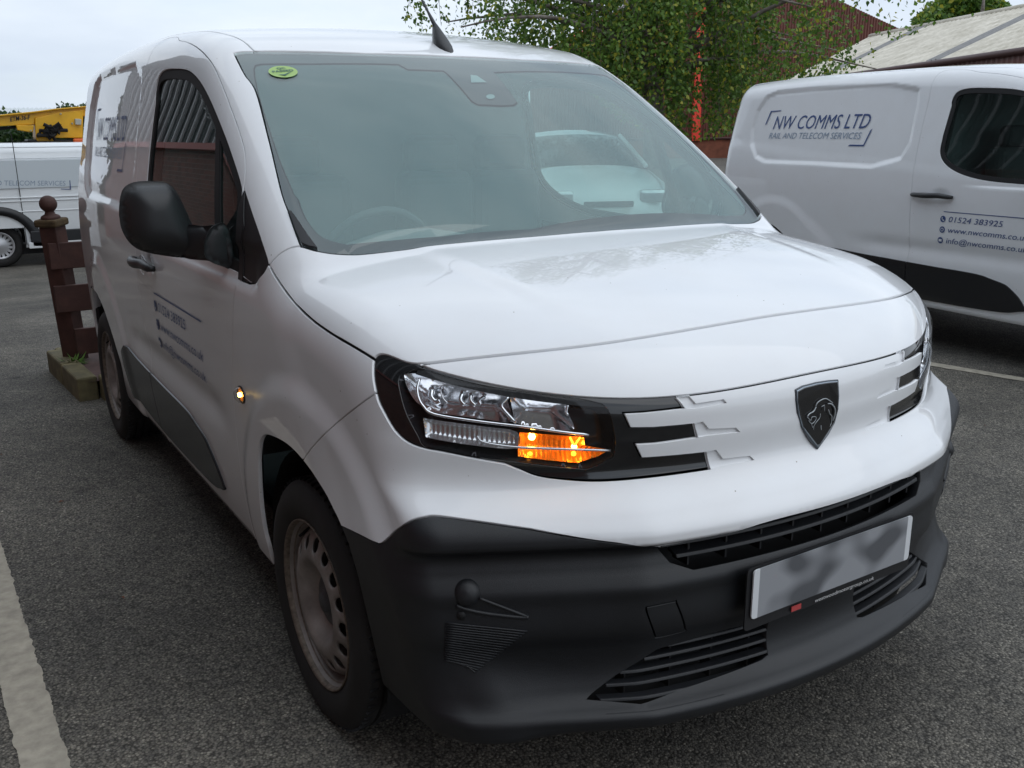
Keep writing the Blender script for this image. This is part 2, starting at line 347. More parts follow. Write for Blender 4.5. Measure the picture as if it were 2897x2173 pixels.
def panel(name, loops, dom, m, parent, step=.02, off=0., gap=.002, depth=.012, both=False, label=None, bstep=None, kind=None, flat_n=False):
    """sheet-metal panel cut from the body surface: outline + holes, edges folded inwards"""
    LL = []
    for i, Lp in enumerate(loops):
        u = dom.to(np.asarray(Lp)); u = u[~np.isnan(u).any(1)]; u = dedup(resamp(u, bstep or step*.6), .0012)
        if area(u) < 0: u = u[::-1]
        if gap: u = inset(u, gap if i == 0 else -gap)
        LL.append(u)
    V2, T, idx = tri2d(LL, step)
    O, D = dom.rays(V2); P = cast(O, D, 0, 2.0, 170, off)
    bad = np.isnan(P).any(1)
    if bad.any():
        good = np.where(~bad)[0]
        for i in np.where(bad)[0]:
            j = good[((V2[good]-V2[i])**2).sum(1).argmin()]; t = ((P[j]-O[j])*D[j]).sum(); P[i] = O[i]+D[i]*t
    N = grad(P)
    a, b, c = P[T[:, 0]], P[T[:, 1]], P[T[:, 2]]; fn = np.cross(b-a, c-a); fl = (fn*N[T[:, 0]]).sum(1) < 0; T[fl] = T[fl][:, ::-1]
    V = [P]; NN = [N]; Fc = [tuple(t) for t in T]; base = len(P)
    if depth:
        for li, l in enumerate(idx):
            q = P[l]; nn = N[l]; tg = np.roll(q, -1, 0)-np.roll(q, 1, 0); t = np.cross(tg, nn); t /= np.maximum(np.linalg.norm(t, axis=1, keepdims=True), 1e-9)
            # t must point away from the sheet
            u = LL[li]; tu = np.roll(u, -1, 0)-np.roll(u, 1, 0); 
            cen = np.cross(tg, nn)
            s_ = 1
            # test: displaced point should lie outside the loop in the flat domain (or inside, for a hole)
            tst = dom.to(q+t*.004); io = inpoly(tst, LL[li]).mean() > .5
            if (li == 0 and io) or (li > 0 and not io): t = -t; s_ = -1
            k = len(l); r1 = q-nn*.0018+t*.0007; r2 = q-nn*depth+t*.0009
            V += [r1, r2]; nr = nn*.6+t; NN += [nr/np.linalg.norm(nr, axis=1, keepdims=True), t]
            for i in range(k):
                j = (i+1) % k; A = [l[i], l[j], base+j, base+i]; Bq = [base+i, base+j, base+k+j, base+k+i]
                for qd in (A, Bq): Fc.append(tuple(qd))
            base += 2*k
    V = np.vstack(V); NN = np.vstack(NN)
    res = []
    # orient the folded edges
    F2 = []
    for f in Fc:
        if len(f) == 4:
            a, b, c = V[f[0]], V[f[1]], V[f[2]]; n = np.cross(b-a, c-a)
            if np.dot(n, NN[f[2]]+NN[f[0]]) < 0: f = f[::-1]
        F2.append(f)
    res.append(mesh(name, V, F2, m, parent, True, NN))
    if both: res.append(mesh(name, mir(V), [f[::-1] for f in F2], m, parent, True, mir(NN)))
    for o in res:
        if label: o['label'] = label
        if kind: o['kind'] = kind
    return res
def strip(name, P, m, parent, w=.03, depth=.011, both=True):
    """black ribbon at the bottom of a panel gap, standing for the shade inside"""
    P = np.asarray(P); P = P[~np.isnan(P).any(1)]; N = grad(P); tg = np.gradient(P, axis=0); s = np.cross(tg, N); s /= np.maximum(np.linalg.norm(s, axis=1, keepdims=True), 1e-9)
    V = np.empty((2*len(P), 3)); V[0::2] = P-N*depth-s*w/2; V[1::2] = P-N*depth+s*w/2
    Fc = [(2*i, 2*i+1, 2*i+3, 2*i+2) for i in range(len(P)-1)]
    mesh(name, V, Fc, m, parent, False)
    if both: mesh(name, mir(V), Fc, m, parent, False)
# ================================================================ THE VAN IN FRONT
VAN = empty('panel_van')
tag(VAN, 'large white panel van in the foreground seen from its front corner, orange indicator lit', 'van', 'white panel vans of the telecom firm')
def xz(pts, lin=False):          # (x, z) points laid on the nose
    P = np.array(pts, float); return cast(np.stack([P[:, 0], 0*P[:, 0]-.4, P[:, 1]], 1), np.repeat([[0, 1., 0]], len(P), 0), 0, 2)
def yz(pts, off=0.):             # (y, z) points laid on the right-hand flank
    P = np.array(pts, float); return cast(np.stack([0*P[:, 0]-1.5, P[:, 0], P[:, 1]], 1), np.repeat([[1., 0, 0]], len(P), 0), 0, 1.6, 160, off)
def xy(pts):
    P = np.array(pts, float); return cast(np.stack([P[:, 0], P[:, 1], 0*P[:, 0]+2.1], 1), np.repeat([[0, 0, -1.]], len(P), 0), 0, 2)
CC = np.concatenate
def sym(half): half = np.asarray(half); return CC([half, mir(half)[::-1]])     # half runs centre -> centre round the right side
pillar_hood = spl(hit('y7', [(418, 402), (350, 412), (270, 450), (210, 500), (165, 555)]))
hood_fender = spl(hit('y7', [(165, 555), (200, 625), (250, 700), (320, 795), (400, 890), (500, 985), (600, 1060), (700, 1123), (800, 1180), (900, 1238), (985, 1290)]))
lamp_top = spl(hit('y7', [(985, 1290), (1010, 1263), (1050, 1254), (1100, 1264), (1200, 1303), (1270, 1322), (1340, 1328)]))
def seamfit(P, x1, c0):
    P = np.asarray(P); a = np.abs(P[:, 0]); A = np.stack([a**2, a**3, a**4], 1); k = np.linalg.lstsq(A, P[:, 2]-c0, rcond=None)[0]
    X = np.linspace(x1, 0, 40); Z = c0+X**2*k[0]+X**3*k[1]+X**4*k[2]; return xz(np.stack([-X, Z], 1))
st = hit('y1', [(360, 161), (1000, 90), (1680, 0)]); st = CC([st, hit('y2', [(600, 122)]), ])
seam_top = seamfit(st, -st[0][0], 1.0675); lamp_top[-1] = seam_top[0]
sb_ = seamfit(CC([hit('y1', [(360, 166), (390, 185), (600, 236), (900, 290), (1200, 338), (1400, 362), (1600, 360), (1845, 345), (2212, 298)]), mir(hit('y2', [(1400, 430), (1850, 280)]))]), -st[0][0], .963)
cmb0 = hit('y1', [(1845, 345)])[0]; ki = int(np.argmin(np.abs(sb_[:, 0]-cmb0[0]))); sbl = sb_[:ki+1]; sbr = sb_[ki:]
wsb = spl(xy([(0, .896), (-.216, .903), (-.477, .932), (-.65, .963), (-.727, .988), (-.775, 1.014), (-.803, 1.043)]))
hood = sym(CC([wsb, pillar_hood[1:], hood_fender[1:], lamp_top[1:], seam_top[1:]]))
panel('bonnet', [hood], Top, M_white, VAN, .018, gap=.0028)
nose = sym(CC([seam_top[::-1], sbl[1:], sbr[1:]]))
panel('nose_panel', [nose], Wrap, M_white, VAN, .014, gap=.003)
lamp_left = spl(hit('o', [(1056.3, 1016.6), (1054, 1040), (1054.5, 1070), (1061.8, 1112)]))
lamp_low = spl(hit('y1', [(124, 325), (140, 380), (165, 430), (220, 525), (270, 580), (330, 618), (410, 645), (500, 662), (700, 702), (860, 730)]))
lamp_low2 = spl(hit('y1', [(860, 730), (950, 765), (1050, 800), (1200, 818), (1400, 826), (1700, 802), (2027, 757)]))
comb = hit('y1', [(2027, 757), (2006, 665), (1690, 694), (1640, 697), (1602, 618), (1720, 612), (1957, 577), (1936, 503), (1700, 524), (1575, 525), (1538, 443), (1650, 437), (1880, 410), (1845, 345)])
fendbump = spl(hit('y3', [(600, 20), (520, 78), (430, 150), (380, 195), (320, 255), (260, 335)]))
archA = spl(hit('y3', [(112, 805), (96, 740), (80, 680), (66, 600), (57, 520), (51, 430), (48, 340), (52, 275), (62, 235), (78, 219), (100, 219), (140, 234), (180, 257), (220, 291), (260, 335)]))
archB = spl(hit('y3', [(260, 335), (300, 388), (340, 450), (372, 503), (400, 560), (422, 604), (440, 645)]))
archC = spl(hit('y3', [(440, 645), (460, 695), (480, 750), (520, 890), (560, 1060), (600, 1230), (625, 1340), (640, 1400)]))
bumpl = CC([spl(hit('y3', [(440, 645), (530, 688), (600, 722), (616, 729)])), spl(hit('y3', [(624, 728), (645, 712), (700, 662), (760, 622), (830, 601), (900, 598), (1100, 625), (1327, 658)]))[1:], spl(hit('y4', [(300, 226), (480, 250), (575, 259), (628, 262)]))[1:]])
bumpr = spl(CC([hit('y4', [(628, 262), (700, 255), (1150, 150)]), xz([(0, .6955)])]))
white_b = sym(CC([sbr[::-1], comb[::-1][1:], lamp_low2[::-1][1:], lamp_low[::-1][1:], fendbump[1:], archB[1:], bumpl[1:], bumpr[1:]]))
# shallow slots pressed into the white grille panel beside each dark bar
def q1(a): return hit('y1', a)
slots = [q1([(1850, 348), (1905, 345), (1945, 392), (2110, 366), (2120, 379), (1945, 412), (1882, 409)]),
         q1([(1942, 503), (1985, 492), (2020, 535), (2180, 528), (2195, 545), (2010, 566), (1960, 576)]),
         q1([(2010, 664), (2060, 652), (2100, 705), (2260, 688), (2275, 704), (2110, 735), (2032, 752)])]
shl = []
for s in slots:
    c = s.mean(0); shl += [c+(s-c)*.97]
holes = shl+[mir(s) for s in shl]
panel('front_bumper', [white_b]+holes, Wrap, M_white, VAN, .009, depth=.010)
for s in shl: panel('slot', [s], Wrap, M_white, VAN, .01, off=-.0045, gap=-.004, depth=0, both=True)
# fender, doors, body side
tri_b = spl(hit('y5', [(1240, 655), (1205, 715), (1165, 768), (1130, 781), (1100, 773), (1060, 757)]))
cutF = spl(CC([hit('o', [(666, 812), (660, 870), (658, 947), (657, 1020), (659, 1097), (666, 1200), (676, 1290), (686, 1364), (700, 1440)])[:-1], yz([(1.47, .262)])]))
SB = .262
archs = archA[archA[:, 2] > SB+.002]
fender = CC([hood_fender, lamp_left[1:], fendbump[1:], archs[::-1][1:], [archs[0]*[1, 1, 0]+[0, 0, .262]], cutF[::-1], tri_b[::-1]])
panel('front_wing', [fender], Side, M_white, VAN, .014, both=True)
cutA = spl(CC([hit('A', [(2112, 1640), (2119, 1500), (2119, 1385), (2108, 1280), (2060, 1115), (2000, 950), (1930, 765), (1850, 580), (1780, 482), (1700, 408), (1620, 366), (1550, 349)]), yz([(2.45, 1.812), (2.58, 1.820), (2.64, 1.815)])]))
triF = spl(hit('y5', [(1240, 655), (1180, 475), (1130, 330), (1087, 195)]))
cutB = spl(CC([cutA[-1:], yz([(2.662, 1.785), (2.667, 1.72), (2.66, 1.62), (2.66, 1.45), (2.65, 1.2), (2.635, 1.0), (2.62, .7), (2.61, .262)])]))
# window openings in the door
wfr = spl(CC([hit('A', [(1336, 900), (1342, 800), (1362, 690), (1392, 630), (1440, 602), (1520, 597), (1600, 605), (1660, 634), (1720, 698), (1780, 796), (1850, 945), (1950, 1195), (2030, 1425), (2080, 1590)]), hit('y5', [(1072, 210)])]), 4)
wfl = yz([(1.215, 1.10), (1.36, 1.112), (1.6, 1.115), (1.88, 1.118), (2.10, 1.130), (2.27, 1.162), (2.40, 1.215), (2.468, 1.29), (2.478, 1.40)])
frame_out = CC([wfr, hit('y5', [(1070, 400), (1067, 620), (1064, 735)]), spl(wfl)])
door = CC([cutF[::-1][:-1][:1], cutF[::-1][1:], tri_b[::-1][:0], hit('y5', [(1066, 748), (1070, 400), (1074, 205)]), cutA[3:], cutB[1:]])
panel('front_door', [door, frame_out[1:]], Side, M_white, VAN, .014, both=True)
triP = CC([triF, hit('y5', [(1078, 205), (1074, 400), (1068, 757)]), tri_b[::-1][1:]])
panel('frame_pillar', [CC([hit('y5', [(1046, 330), (1088, 200), (1082, 420), (1079, 600), (1076, 757), (1050, 752)])])], Side, M_plas2, VAN, .02, off=.0016, gap=0, depth=.004, both=True)
panel('corner_trim', [triP], Side, M_plas2, VAN, .02, off=-.002, both=True)
_lp = frame_out[:, 1:3]; _lp = dedup(resamp(_lp, .012), .004)
if area(_lp) < 0: _lp = _lp[::-1]
_in = inset(_lp, .027)
def barline(P): k_ = np.polyfit(P[:, 2], P[:, 1], 1); return lambda z: k_[0]*z+k_[1]
bar1 = barline(hit('A', [(1868, 1030), (1858, 1250), (1850, 1480)])); bar2 = lambda z: bar1(z)-.030
bar3 = barline(hit('y5', [(1040, 60), (1037, 200), (1035, 350)]))
gl_main = _in[_in[:, 0] > bar1(_in[:, 1])+.002]; gl_q = _in[(_in[:, 0] < bar2(_in[:, 1])-.002) & (_in[:, 0] > bar3(_in[:, 1])) ]
def reorder(P):                  # start the loop after its widest gap
    d = np.linalg.norm(np.roll(P, -1, 0)-P, axis=1); return np.roll(P, -(int(d.argmax())+1), 0)
gl_main = yz(reorder(gl_main)); gl_q = yz(reorder(gl_q))
panel('window_frame', [frame_out, gl_main, gl_q], Side, M_black, VAN, .014, off=-.004, gap=-.001, depth=.015, both=True)
panel('side_window', [gl_main], Side, M_sg, VAN, .03, off=-.010, gap=-.006, depth=0, both=True)
panel('quarter_window', [gl_q], Side, M_sg, VAN, .03, off=-.010, gap=-.006, depth=0, both=True)
yh = lambda x: 1.715+.19*x*x
wsL = spl(CC([xy([(-.704, yh(.704))]), hit('s5', [(180, 560), (270, 700), (370, 1080), (460, 1458)]), hit('y7', [(320, 135), (418, 402)])]))
ditch = spl(xy([(-.64, 4.33), (-.672, 3.6), (-.682, 3.0), (-.684, 2.5), (-.675, 2.25), (-.662, 2.05), (-.650, 1.90), (-.645, 1.80)]))
hdr = xy([(x, yh(x)) for x in (-.645, -.68, -.704)])
archR = spl(CC([hit('C', [(1100, 80)]), hit('B', [(1080, 1659), (1050, 1500), (1000, 1330), (960, 1200), (900, 1020), (860, 925), (820, 858), (775, 803)])]))
archR2 = spl(CC([archR[-1:], yz([(3.85, .745), (4.0, .70), (4.11, .60), (4.16, .48), (4.175, .34)])]))
side = CC([wsL[::-1][:1], pillar_hood[1:], triF[1:], cutA[1:], cutB[1:], yz([(2.8, .262), (3.05, .262)]), [archR[0]*[1, 1, 0]+[0, 0, .262]], archR, archR2[1:], yz([(4.25, .34), (4.31, .42), (4.33, .8), (4.33, 1.2), (4.32, 1.5), (4.30, 1.70)]), ditch, hdr, wsL[1:]])
panel('body_side', [side], Side, M_white, VAN, .015, both=True)
roofP = sym(CC([xy([(0, yh(0)), (-.3, yh(.3)), (-.645, yh(.645))]), ditch[::-1][2:], xy([(-.3, 4.34), (0, 4.345)])]))
panel('roof', [roofP], Top, M_white, VAN, .03, gap=.004)
hdrc = xy([(x, yh(x)) for x in np.linspace(0, -.704, 14)])
wsP = sym(CC([hdrc, wsL[1:], wsb[::-1][1:]]))
panel('windscreen', [wsP], Top, M_ws, VAN, .03, off=-.002, gap=.003, depth=0)
fh_ = CC([hit('s5', [(1690, 522), (1420, 512), (1385, 492), (1350, 473), (700, 468), (310, 469), (270, 478), (259, 500), (262, 560)]), spl(hit('s5', [(262, 560), (300, 720), (370, 940), (450, 1180), (560, 1440)])), spl(hit('y7', [(400, 0), (430, 90), (475, 175), (540, 258), (600, 300), (680, 330), (780, 350)]))])
bot_ = hit('y7', [(1100, 322), (1500, 290), (2212, 235)])
rt = mir(CC([hit('s5', [(700, 470), (310, 469), (270, 478), (259, 500), (262, 560)]), spl(hit('s5', [(262, 560), (300, 720), (370, 940), (450, 1180), (560, 1440)])), spl(hit('y7', [(400, 0), (430, 90), (475, 175), (540, 258), (600, 300), (680, 330), (780, 350)])), hit('y7', [(1100, 322)])]))[::-1]
podr = hit('o', [(1400, 199), (1448, 258), (1465, 283), (1455, 291), (1420, 293)]); podl = hit('s5', [(1960, 778), (1930, 765), (1900, 745), (1715, 540)])
clear = CC([fh_, bot_, rt, podr, podl])
panel('windscreen_border', [wsP, clear], Top, M_frit, VAN, .03, off=-.007, gap=.004, depth=0)
panel('glass_veil', [clear], Top, M_veil, VAN, .05, off=-.010, gap=0, depth=0)  # added sheet that paints the bright veil over the clear glass
tw = hit('s5', [(1898, 556), (1945, 560), (2022, 612), (1903, 614)]); panel('camera_window', [tw], Top, mat('sensor_pale', (.20, .28, .28), .3), VAN, .03, off=-.005, gap=0, depth=0)
th_ = np.linspace(0, 2*np.pi, 17)[:-1]; tc_ = hit('s5', [(2050+33*math.cos(t), 720+18*math.sin(t)) for t in th_]); panel('rain_sensor', [tc_], Top, MATS['sensor_pale'], VAN, .03, off=-.005, gap=0, depth=0)
cowl = hit('y7', [(322, 140), (345, 150), (400, 225), (470, 330), (545, 430), (480, 418), (425, 396), (375, 290)])
panel('cowl_trim', [cowl], Top, M_plas2, VAN, .02, off=.004, gap=0, depth=.02, both=True)
for c_ in (hood_fender, pillar_hood, fendbump, cutF, cutA, cutB): strip('gap_shade', c_, M_black, VAN)  # shade inside the shut lines, drawn as near-black ribbons
strip('gap_shade', sym(seam_top)[:-1], M_black, VAN, both=False); strip('gap_shade', sym(CC([sbl, sbr[1:]])), M_black, VAN, both=False, depth=.009)
strip('gap_shade', ditch, M_black, VAN, .02, .008)
# black lower bumper
sx = [(-.452, .690), (-.445, .672), (-.41, .630), (-.365, .611)]
outer = spl(CC([archC[-1:], cast(*Wrap.rays(np.array([[-.89, .262], [-.82, .262], [-.72, .266], [-.60, .272], [-.50, .276], [-.3, .276], [0, .276]])), 0, 2)]))
slit_b = CC([xz(sx), spl(xz([(-.365, .611), (-.2, .612), (0, .612)]))[1:]])
blk = sym(CC([slit_b[::-1], bumpl[::-1][3:], archC[1:], outer[1:]]))
lgr = hit('y4', [(640, 775), (850, 715), (1000, 672), (1195, 626), (1188, 800), (1160, 822), (760, 965), (552, 1040), (290, 1020), (430, 908)])
tow = spl(hit('y4', [(600, 560), (720, 536), (735, 545), (775, 665), (770, 685), (645, 716), (625, 705), (582, 580), (600, 560)]))[:-1]
plf = np.array([(-.275, .470), (.275, .470), (.275, .608), (-.275, .608)])
panel('lower_bumper', [blk, lgr, mir(lgr), tow], Wrap, M_plas, VAN, .0075, depth=.03)
panel('towing_eye_cover', [tow], Wrap, M_plas, VAN, .012, gap=.002)
UNDER = False
panel('grille_backing', [CC([xz([(-.60, .70), (-.66, .27), (.66, .27), (.60, .70)])])], Wrap, M_black, VAN, .03, off=-.075, gap=0, depth=0)
UNDER = True
def slat(name, z, x0, x1, h=.010, dep=.03, inn=.008, m=M_plas, parent=VAN, n=30, tilt=.0):
    X = np.linspace(x0, x1, n); P = xz(np.stack([X, 0*X+z], 1)); V = []; Fc = []
    for p in P: 
        y = p[1]+inn
        V += [(p[0], y, z-h/2), (p[0], y+.003, z+h/2), (p[0], y+dep, z+h/2+tilt), (p[0], y+dep, z-h/2+tilt)]
    for i in range(n-1):
        for j in range(4): Fc.append((4*i+j, 4*i+4+j, 4*i+4+(j+1) % 4, 4*i+(j+1) % 4))
    Fc += [(0, 1, 2, 3), tuple(4*(n-1)+k for k in (3, 2, 1, 0))]
    o = mesh(name, V, Fc, m, parent, False); b = o.modifiers.new('b', 'BEVEL'); b.width = .0018; b.segments = 2; b.limit_method = 'ANGLE'; return o
for z, w in ((.667, .43), (.638, .395)): slat('grille_slat', z, -w, w, .0075, .03, -.002, tilt=.008)
for i in range(9):
    x = -.36+.09*i; p = xz([(x, .65)])[0]; MB().box((x, p[1]+.028, .65), (.005, .045, .08)).obj('grille_rib', M_plas2, VAN)
lz = [.432, .408, .384, .360, .336, .318]; lx = [(-.40, -.13), (-.45, -.13), (-.50, -.13), (-.53, -.14), (-.55, -.17), (-.555, -.30)]
for s in (1, -1):
    for z, (a, b) in zip(lz, lx): slat('grille_slat', z, *(sorted((a*s, b*s))), .0065, .022, .000, n=34, tilt=.002)
    for i in range(4):
        x = s*(-.18-.10*i); p = xz([(x, .38)])[0]; MB().box((x, p[1]+.035, .38), (.004, .03, .12)).obj('grille_rib', M_plas2, VAN)
# ribbed blank for a fog lamp, with parking sensor
def L2(a, b, n=8): return [(a[0]+(b[0]-a[0])*t, a[1]+(b[1]-a[1])*t) for t in np.linspace(0, 1, n)]
rb = MB()
for i in range(19):
    t = i/18; y0 = 778+(1030-778)*t; l = (557-8*t, y0); y1_ = 828+(1078-828)*t; r_ = (1055-315*t, y1_)
    if i > 16: l = (557+60*(i-16), y0)
    P = hit('y8', L2(l, r_, 9)); P = P+grad(P)*.0008
    rb.tube(P, .0019, 5)
for s in (1, -1): tag(MB().add([Vector(v)*1 if s == 1 else Vector((-v[0], v[1], v[2])) for v in rb.V], rb.F).obj('fog_blank_ribs', M_plas, VAN, True), kind='stuff')
pk = hit('y8', [(690, 590)])[0]; nk = grad(pk)
for s in (1, -1):
    b = MB(); v = Vector(pk*[s, 1, 1]); n_ = Vector(nk*[s, 1, 1]); Mt = Matrix.Translation(v-n_*.020) @ n_.to_track_quat('Z', 'Y').to_matrix().to_4x4()
    b.lathe([(0, .030), (.012, .029), (.022, .024), (.029, .014), (.031, 0)], 28, Mt); b.obj('parking_sensor_housing', M_plas, VAN, True)
sh = spl(hit('y8', [(625, 672), (700, 698), (820, 722), (1000, 742), (1062, 742)])); [MB().tube((sh+grad(sh)*.0005)*[s, 1, 1], .0042, 8).obj('fog_blank_ledge', M_plas, VAN, True) for s in (1, -1)]
sh = spl(hit('y8', [(765, 628), (880, 672), (1062, 742)])); [MB().tube((sh+grad(sh)*.0003)*[s, 1, 1], .0035, 8).obj('fog_blank_ledge', M_plas, VAN, True) for s in (1, -1)]
hp = hit('y8', [(655, 733)])[0]; b = MB(); b.lathe([(0, .003), (.009, .003), (.009, -.01)], 16, Matrix.Translation(hp) @ Vector(grad(hp)).to_track_quat('Z', 'Y').to_matrix().to_4x4()); b.obj('screw_hole', M_black, VAN, True)
# cladding on doors
clt = spl(CC([yz([(3.13, .585)]), hit('y5', [(340, 1157), (420, 1240)]), hit('C', [(1410, 0), (1560, 150), (1640, 240), (1700, 330), (1760, 420), (1800, 500), (1880, 690), (1957, 900)])]))
clt = clt[6:]
clb = spl(hit('C', [(1950, 905), (1930, 895), (1830, 830), (1500, 480), (1300, 240), (1160, 90)]))
cl = CC([clt, clb, yz([(3.13, .40), (3.17, .48), (3.17, .55)])])
yc = 2.625
c1 = cl[(cl[:, 1] < yc)]; c2 = cl[(cl[:, 1] >= yc)]
def zat(P, y): 
    o = np.argsort(P[:, 1]); return np.interp(y, P[o, 1], P[o, 2])
zt, zb_ = zat(clt, yc), zat(clb, yc)
cf = [p for p in clt if p[1] < yc-.01]; cbk = [p for p in clb if p[1] < yc-.01]
c1 = CC([yz([(yc-.003, zt)]), np.array(cf), np.array(cbk), yz([(yc-.003, zb_)])])
c2 = CC([np.array([p for p in clt if p[1] > yc+.01]).reshape(-1, 3), yz([(yc+.003, zt), (yc+.003, zb_)]), np.array([p for p in clb if p[1] > yc+.01]).reshape(-1, 3), yz([(3.13, .40), (3.17, .48), (3.17, .55)])])
M_clad = mat('cladding_plastic', (.014, .015, .017), .2, spec=.5)
for c_ in (c1, c2): panel('side_cladding', [c_], Side, M_clad, VAN, .02, off=.008, gap=.001, depth=.012, both=True)
# ---------------------------------------------------------------- headlamps
lamp_all = CC([lamp_top[:-1], sbl[:-1], comb[::-1][:-1], lamp_low2[::-1][:-1], lamp_low[::-1][:-1], lamp_left[::-1][:-1]])
lens = spl(q1([(262, 225), (370, 196), (520, 238), (700, 284), (900, 318), (1100, 345), (1290, 368), (1400, 392), (1432, 408), (1460, 450), (1482, 540), (1492, 610), (1482, 688), (1440, 716), (1350, 757), (1280, 759), (1100, 743), (900, 719), (700, 696), (500, 656), (400, 632), (365, 575), (300, 455), (262, 330), (250, 265)]), 3)
panel('lamp_bezel', [lamp_all, lens], Wrap, M_gloss, VAN, .016, off=-.005, depth=.05, both=True)
def lamp(name, outer, depth, w, m, parent, base=-.012, step=.007, wave=0, both=True, wdir=0, rim=True):
    """concave tray sunk behind the lens"""
    u = Wrap.to(outer); u = dedup(resamp(u, step*.8), .0012)
    if area(u) < 0: u = u[::-1]
    V2, T, idx = tri2d([u], step); O, D = Wrap.rays(V2); P = cast(O, D, 0, 2, 150, base); N = grad(P)
    d = np.sqrt(((V2[:, None]-resamp(u, .002)[None])**2).sum(2)).min(1); dd = depth*np.sin(np.clip(d/w, 0, 1)*np.pi/2)
    if wave: dd = dd+wave*np.sin(V2[:, wdir]*2*np.pi/.009)*sst(0, .006, d)
    P2 = P-N*dd[:, None]
    mesh(name, P2, T, m, parent, True)
    if both: mesh(name, mir(P2), T[:, ::-1], m, parent, True)
LH = [empty('headlamp', (0, 0, 0)) for _ in range(2)]
for o in LH: o.parent = VAN
def lamp2(*a, **k):
    n0 = set(bpy.data.objects); lamp(*a, **k)
    for o in bpy.data.objects:
        if o not in n0: o.parent = LH[1] if o.name.split('.')[-1].isdigit() and len(n0 & set([bpy.data.objects.get(o.name.rsplit('.', 1)[0])])) == 0 and o is not new_first(n0) else LH[0]
def new_first(n0): return [o for o in bpy.data.objects if o not in n0][0]
def both_to(fn):
    """run a builder that makes right then left piece, and hang them on the two lamps"""
    n0 = set(bpy.data.objects); fn(); nw = [o for o in bpy.data.objects if o not in n0]
    for o in nw:
        V = o.data.vertices; s = sum(v.co.x for v in V)
        o.parent = LH[0] if s < 0 else LH[1]
M_bowl = mat('lamp_tray', (.045, .045, .05), .18, metal=.6)
M_rib = mat('ribbed_lamp', (.75, .76, .78), .2, metal=.9)
both_to(lambda: lamp('lamp_tray', lens, .055, .02, M_bowl, VAN, base=-.008))
b1 = spl(q1([(272, 228), (352, 228), (520, 262), (700, 300), (860, 330), (880, 400), (905, 500), (760, 488), (560, 462), (450, 446), (385, 415), (330, 370), (285, 290)]), 3)
b2 = spl(q1([(885, 338), (1040, 356), (1180, 376), (1222, 392), (1226, 450), (1262, 540), (1180, 548), (940, 512), (905, 440)]), 3)
both_to(lambda: lamp('reflector_bowl', b1, .05, .035, M_refl, VAN, base=-.012, step=.005))
both_to(lambda: lamp('reflector_bowl', b2, .045, .035, M_refl, VAN, base=-.012, step=.005))
b3 = spl(q1([(385, 480), (560, 506), (760, 532), (930, 560), (925, 655), (700, 640), (500, 610), (400, 590)]), 3)
both_to(lambda: lamp('position_lamp', b3, .014, .012, M_rib, VAN, base=-.014, step=.003, wave=.0018))
b4 = q1([(945, 562), (1320, 590), (1324, 640), (1470, 662), (1400, 700), (1280, 738), (1100, 722), (935, 700), (938, 620)])
M_amt = mat('amber_ribs', (.85, .30, .03), .22, metal=.5, emis=(1, .33, .015), es=.07, bump=.6, bscale=90)
lamp('indicator_tray', b4, .030, .02, M_amt, LH[0], base=-.014, step=.0025, wave=.003, both=False)
nl = lamp('indicator_tray', mir(b4), .030, .02, M_rib, LH[1], base=-.014, step=.004, wave=.002, both=False)
def at1(p, off): P = hit('y1', [p])[0]; return P+grad(P)*off
for p, r, m_ in (((1018, 592), .0075, M_hot), ((1265, 655), .006, M_hot), ((1008, 700), .0045, M_amber), ((1262, 700), .0055, M_amber)):
    b = MB(); v = at1(p, -.024); b.lathe([(0, r), (r*.7, r*.7), (r, 0), (r*.7, -r*.7), (0, -r)], 14, Matrix.Translation(v)); b.obj('indicator_bulb', m_, LH[0], True)
for a_, b_ in (((1238, 590), (1262, 640)), ((1298, 590), (1268, 640))): MB().tube([at1(a_, -.018), at1(b_, -.02)], .0022, 6).obj('lit_streak', M_amber, LH[0], True)
def chrome(pts, r, off=-.012, k=4, m=None):
    P = spl(hit('y1', pts), k); P = P+grad(P)*off
    MB().tube(P, r, 8).obj('chrome_strip', m or M_chrome, LH[0], True); MB().tube(mir(P), r, 8).obj('chrome_strip', m or M_chrome, LH[1], True)
chrome([(366, 232), (350, 290), (358, 350), (385, 402), (450, 452), (700, 494), (950, 524), (1190, 556), (1348, 572)], .0032)
chrome([(478, 262), (492, 330), (520, 372)], .0022, -.03); chrome([(615, 290), (600, 340), (625, 385)], .005, -.035); chrome([(665, 300), (660, 345), (690, 392)], .005, -.035); chrome([(745, 322), (712, 352), (720, 385)], .004, -.03)
chrome([(885, 338), (845, 385), (852, 420), (925, 506)], .0035); chrome([(1225, 388), (1215, 440), (1225, 455)], .0032); chrome([(420, 262), (410, 320), (440, 360), (470, 350)], .0075, -.04)
chrome([(700, 578), (740, 612), (920, 642), (1200, 655), (1470, 664)], .0028, -.010, m=M_rib)
both_to(lambda: panel('lens_cover', [lens], Wrap, M_lens, VAN, .02, off=-.0015, gap=-.002, depth=0, both=True))
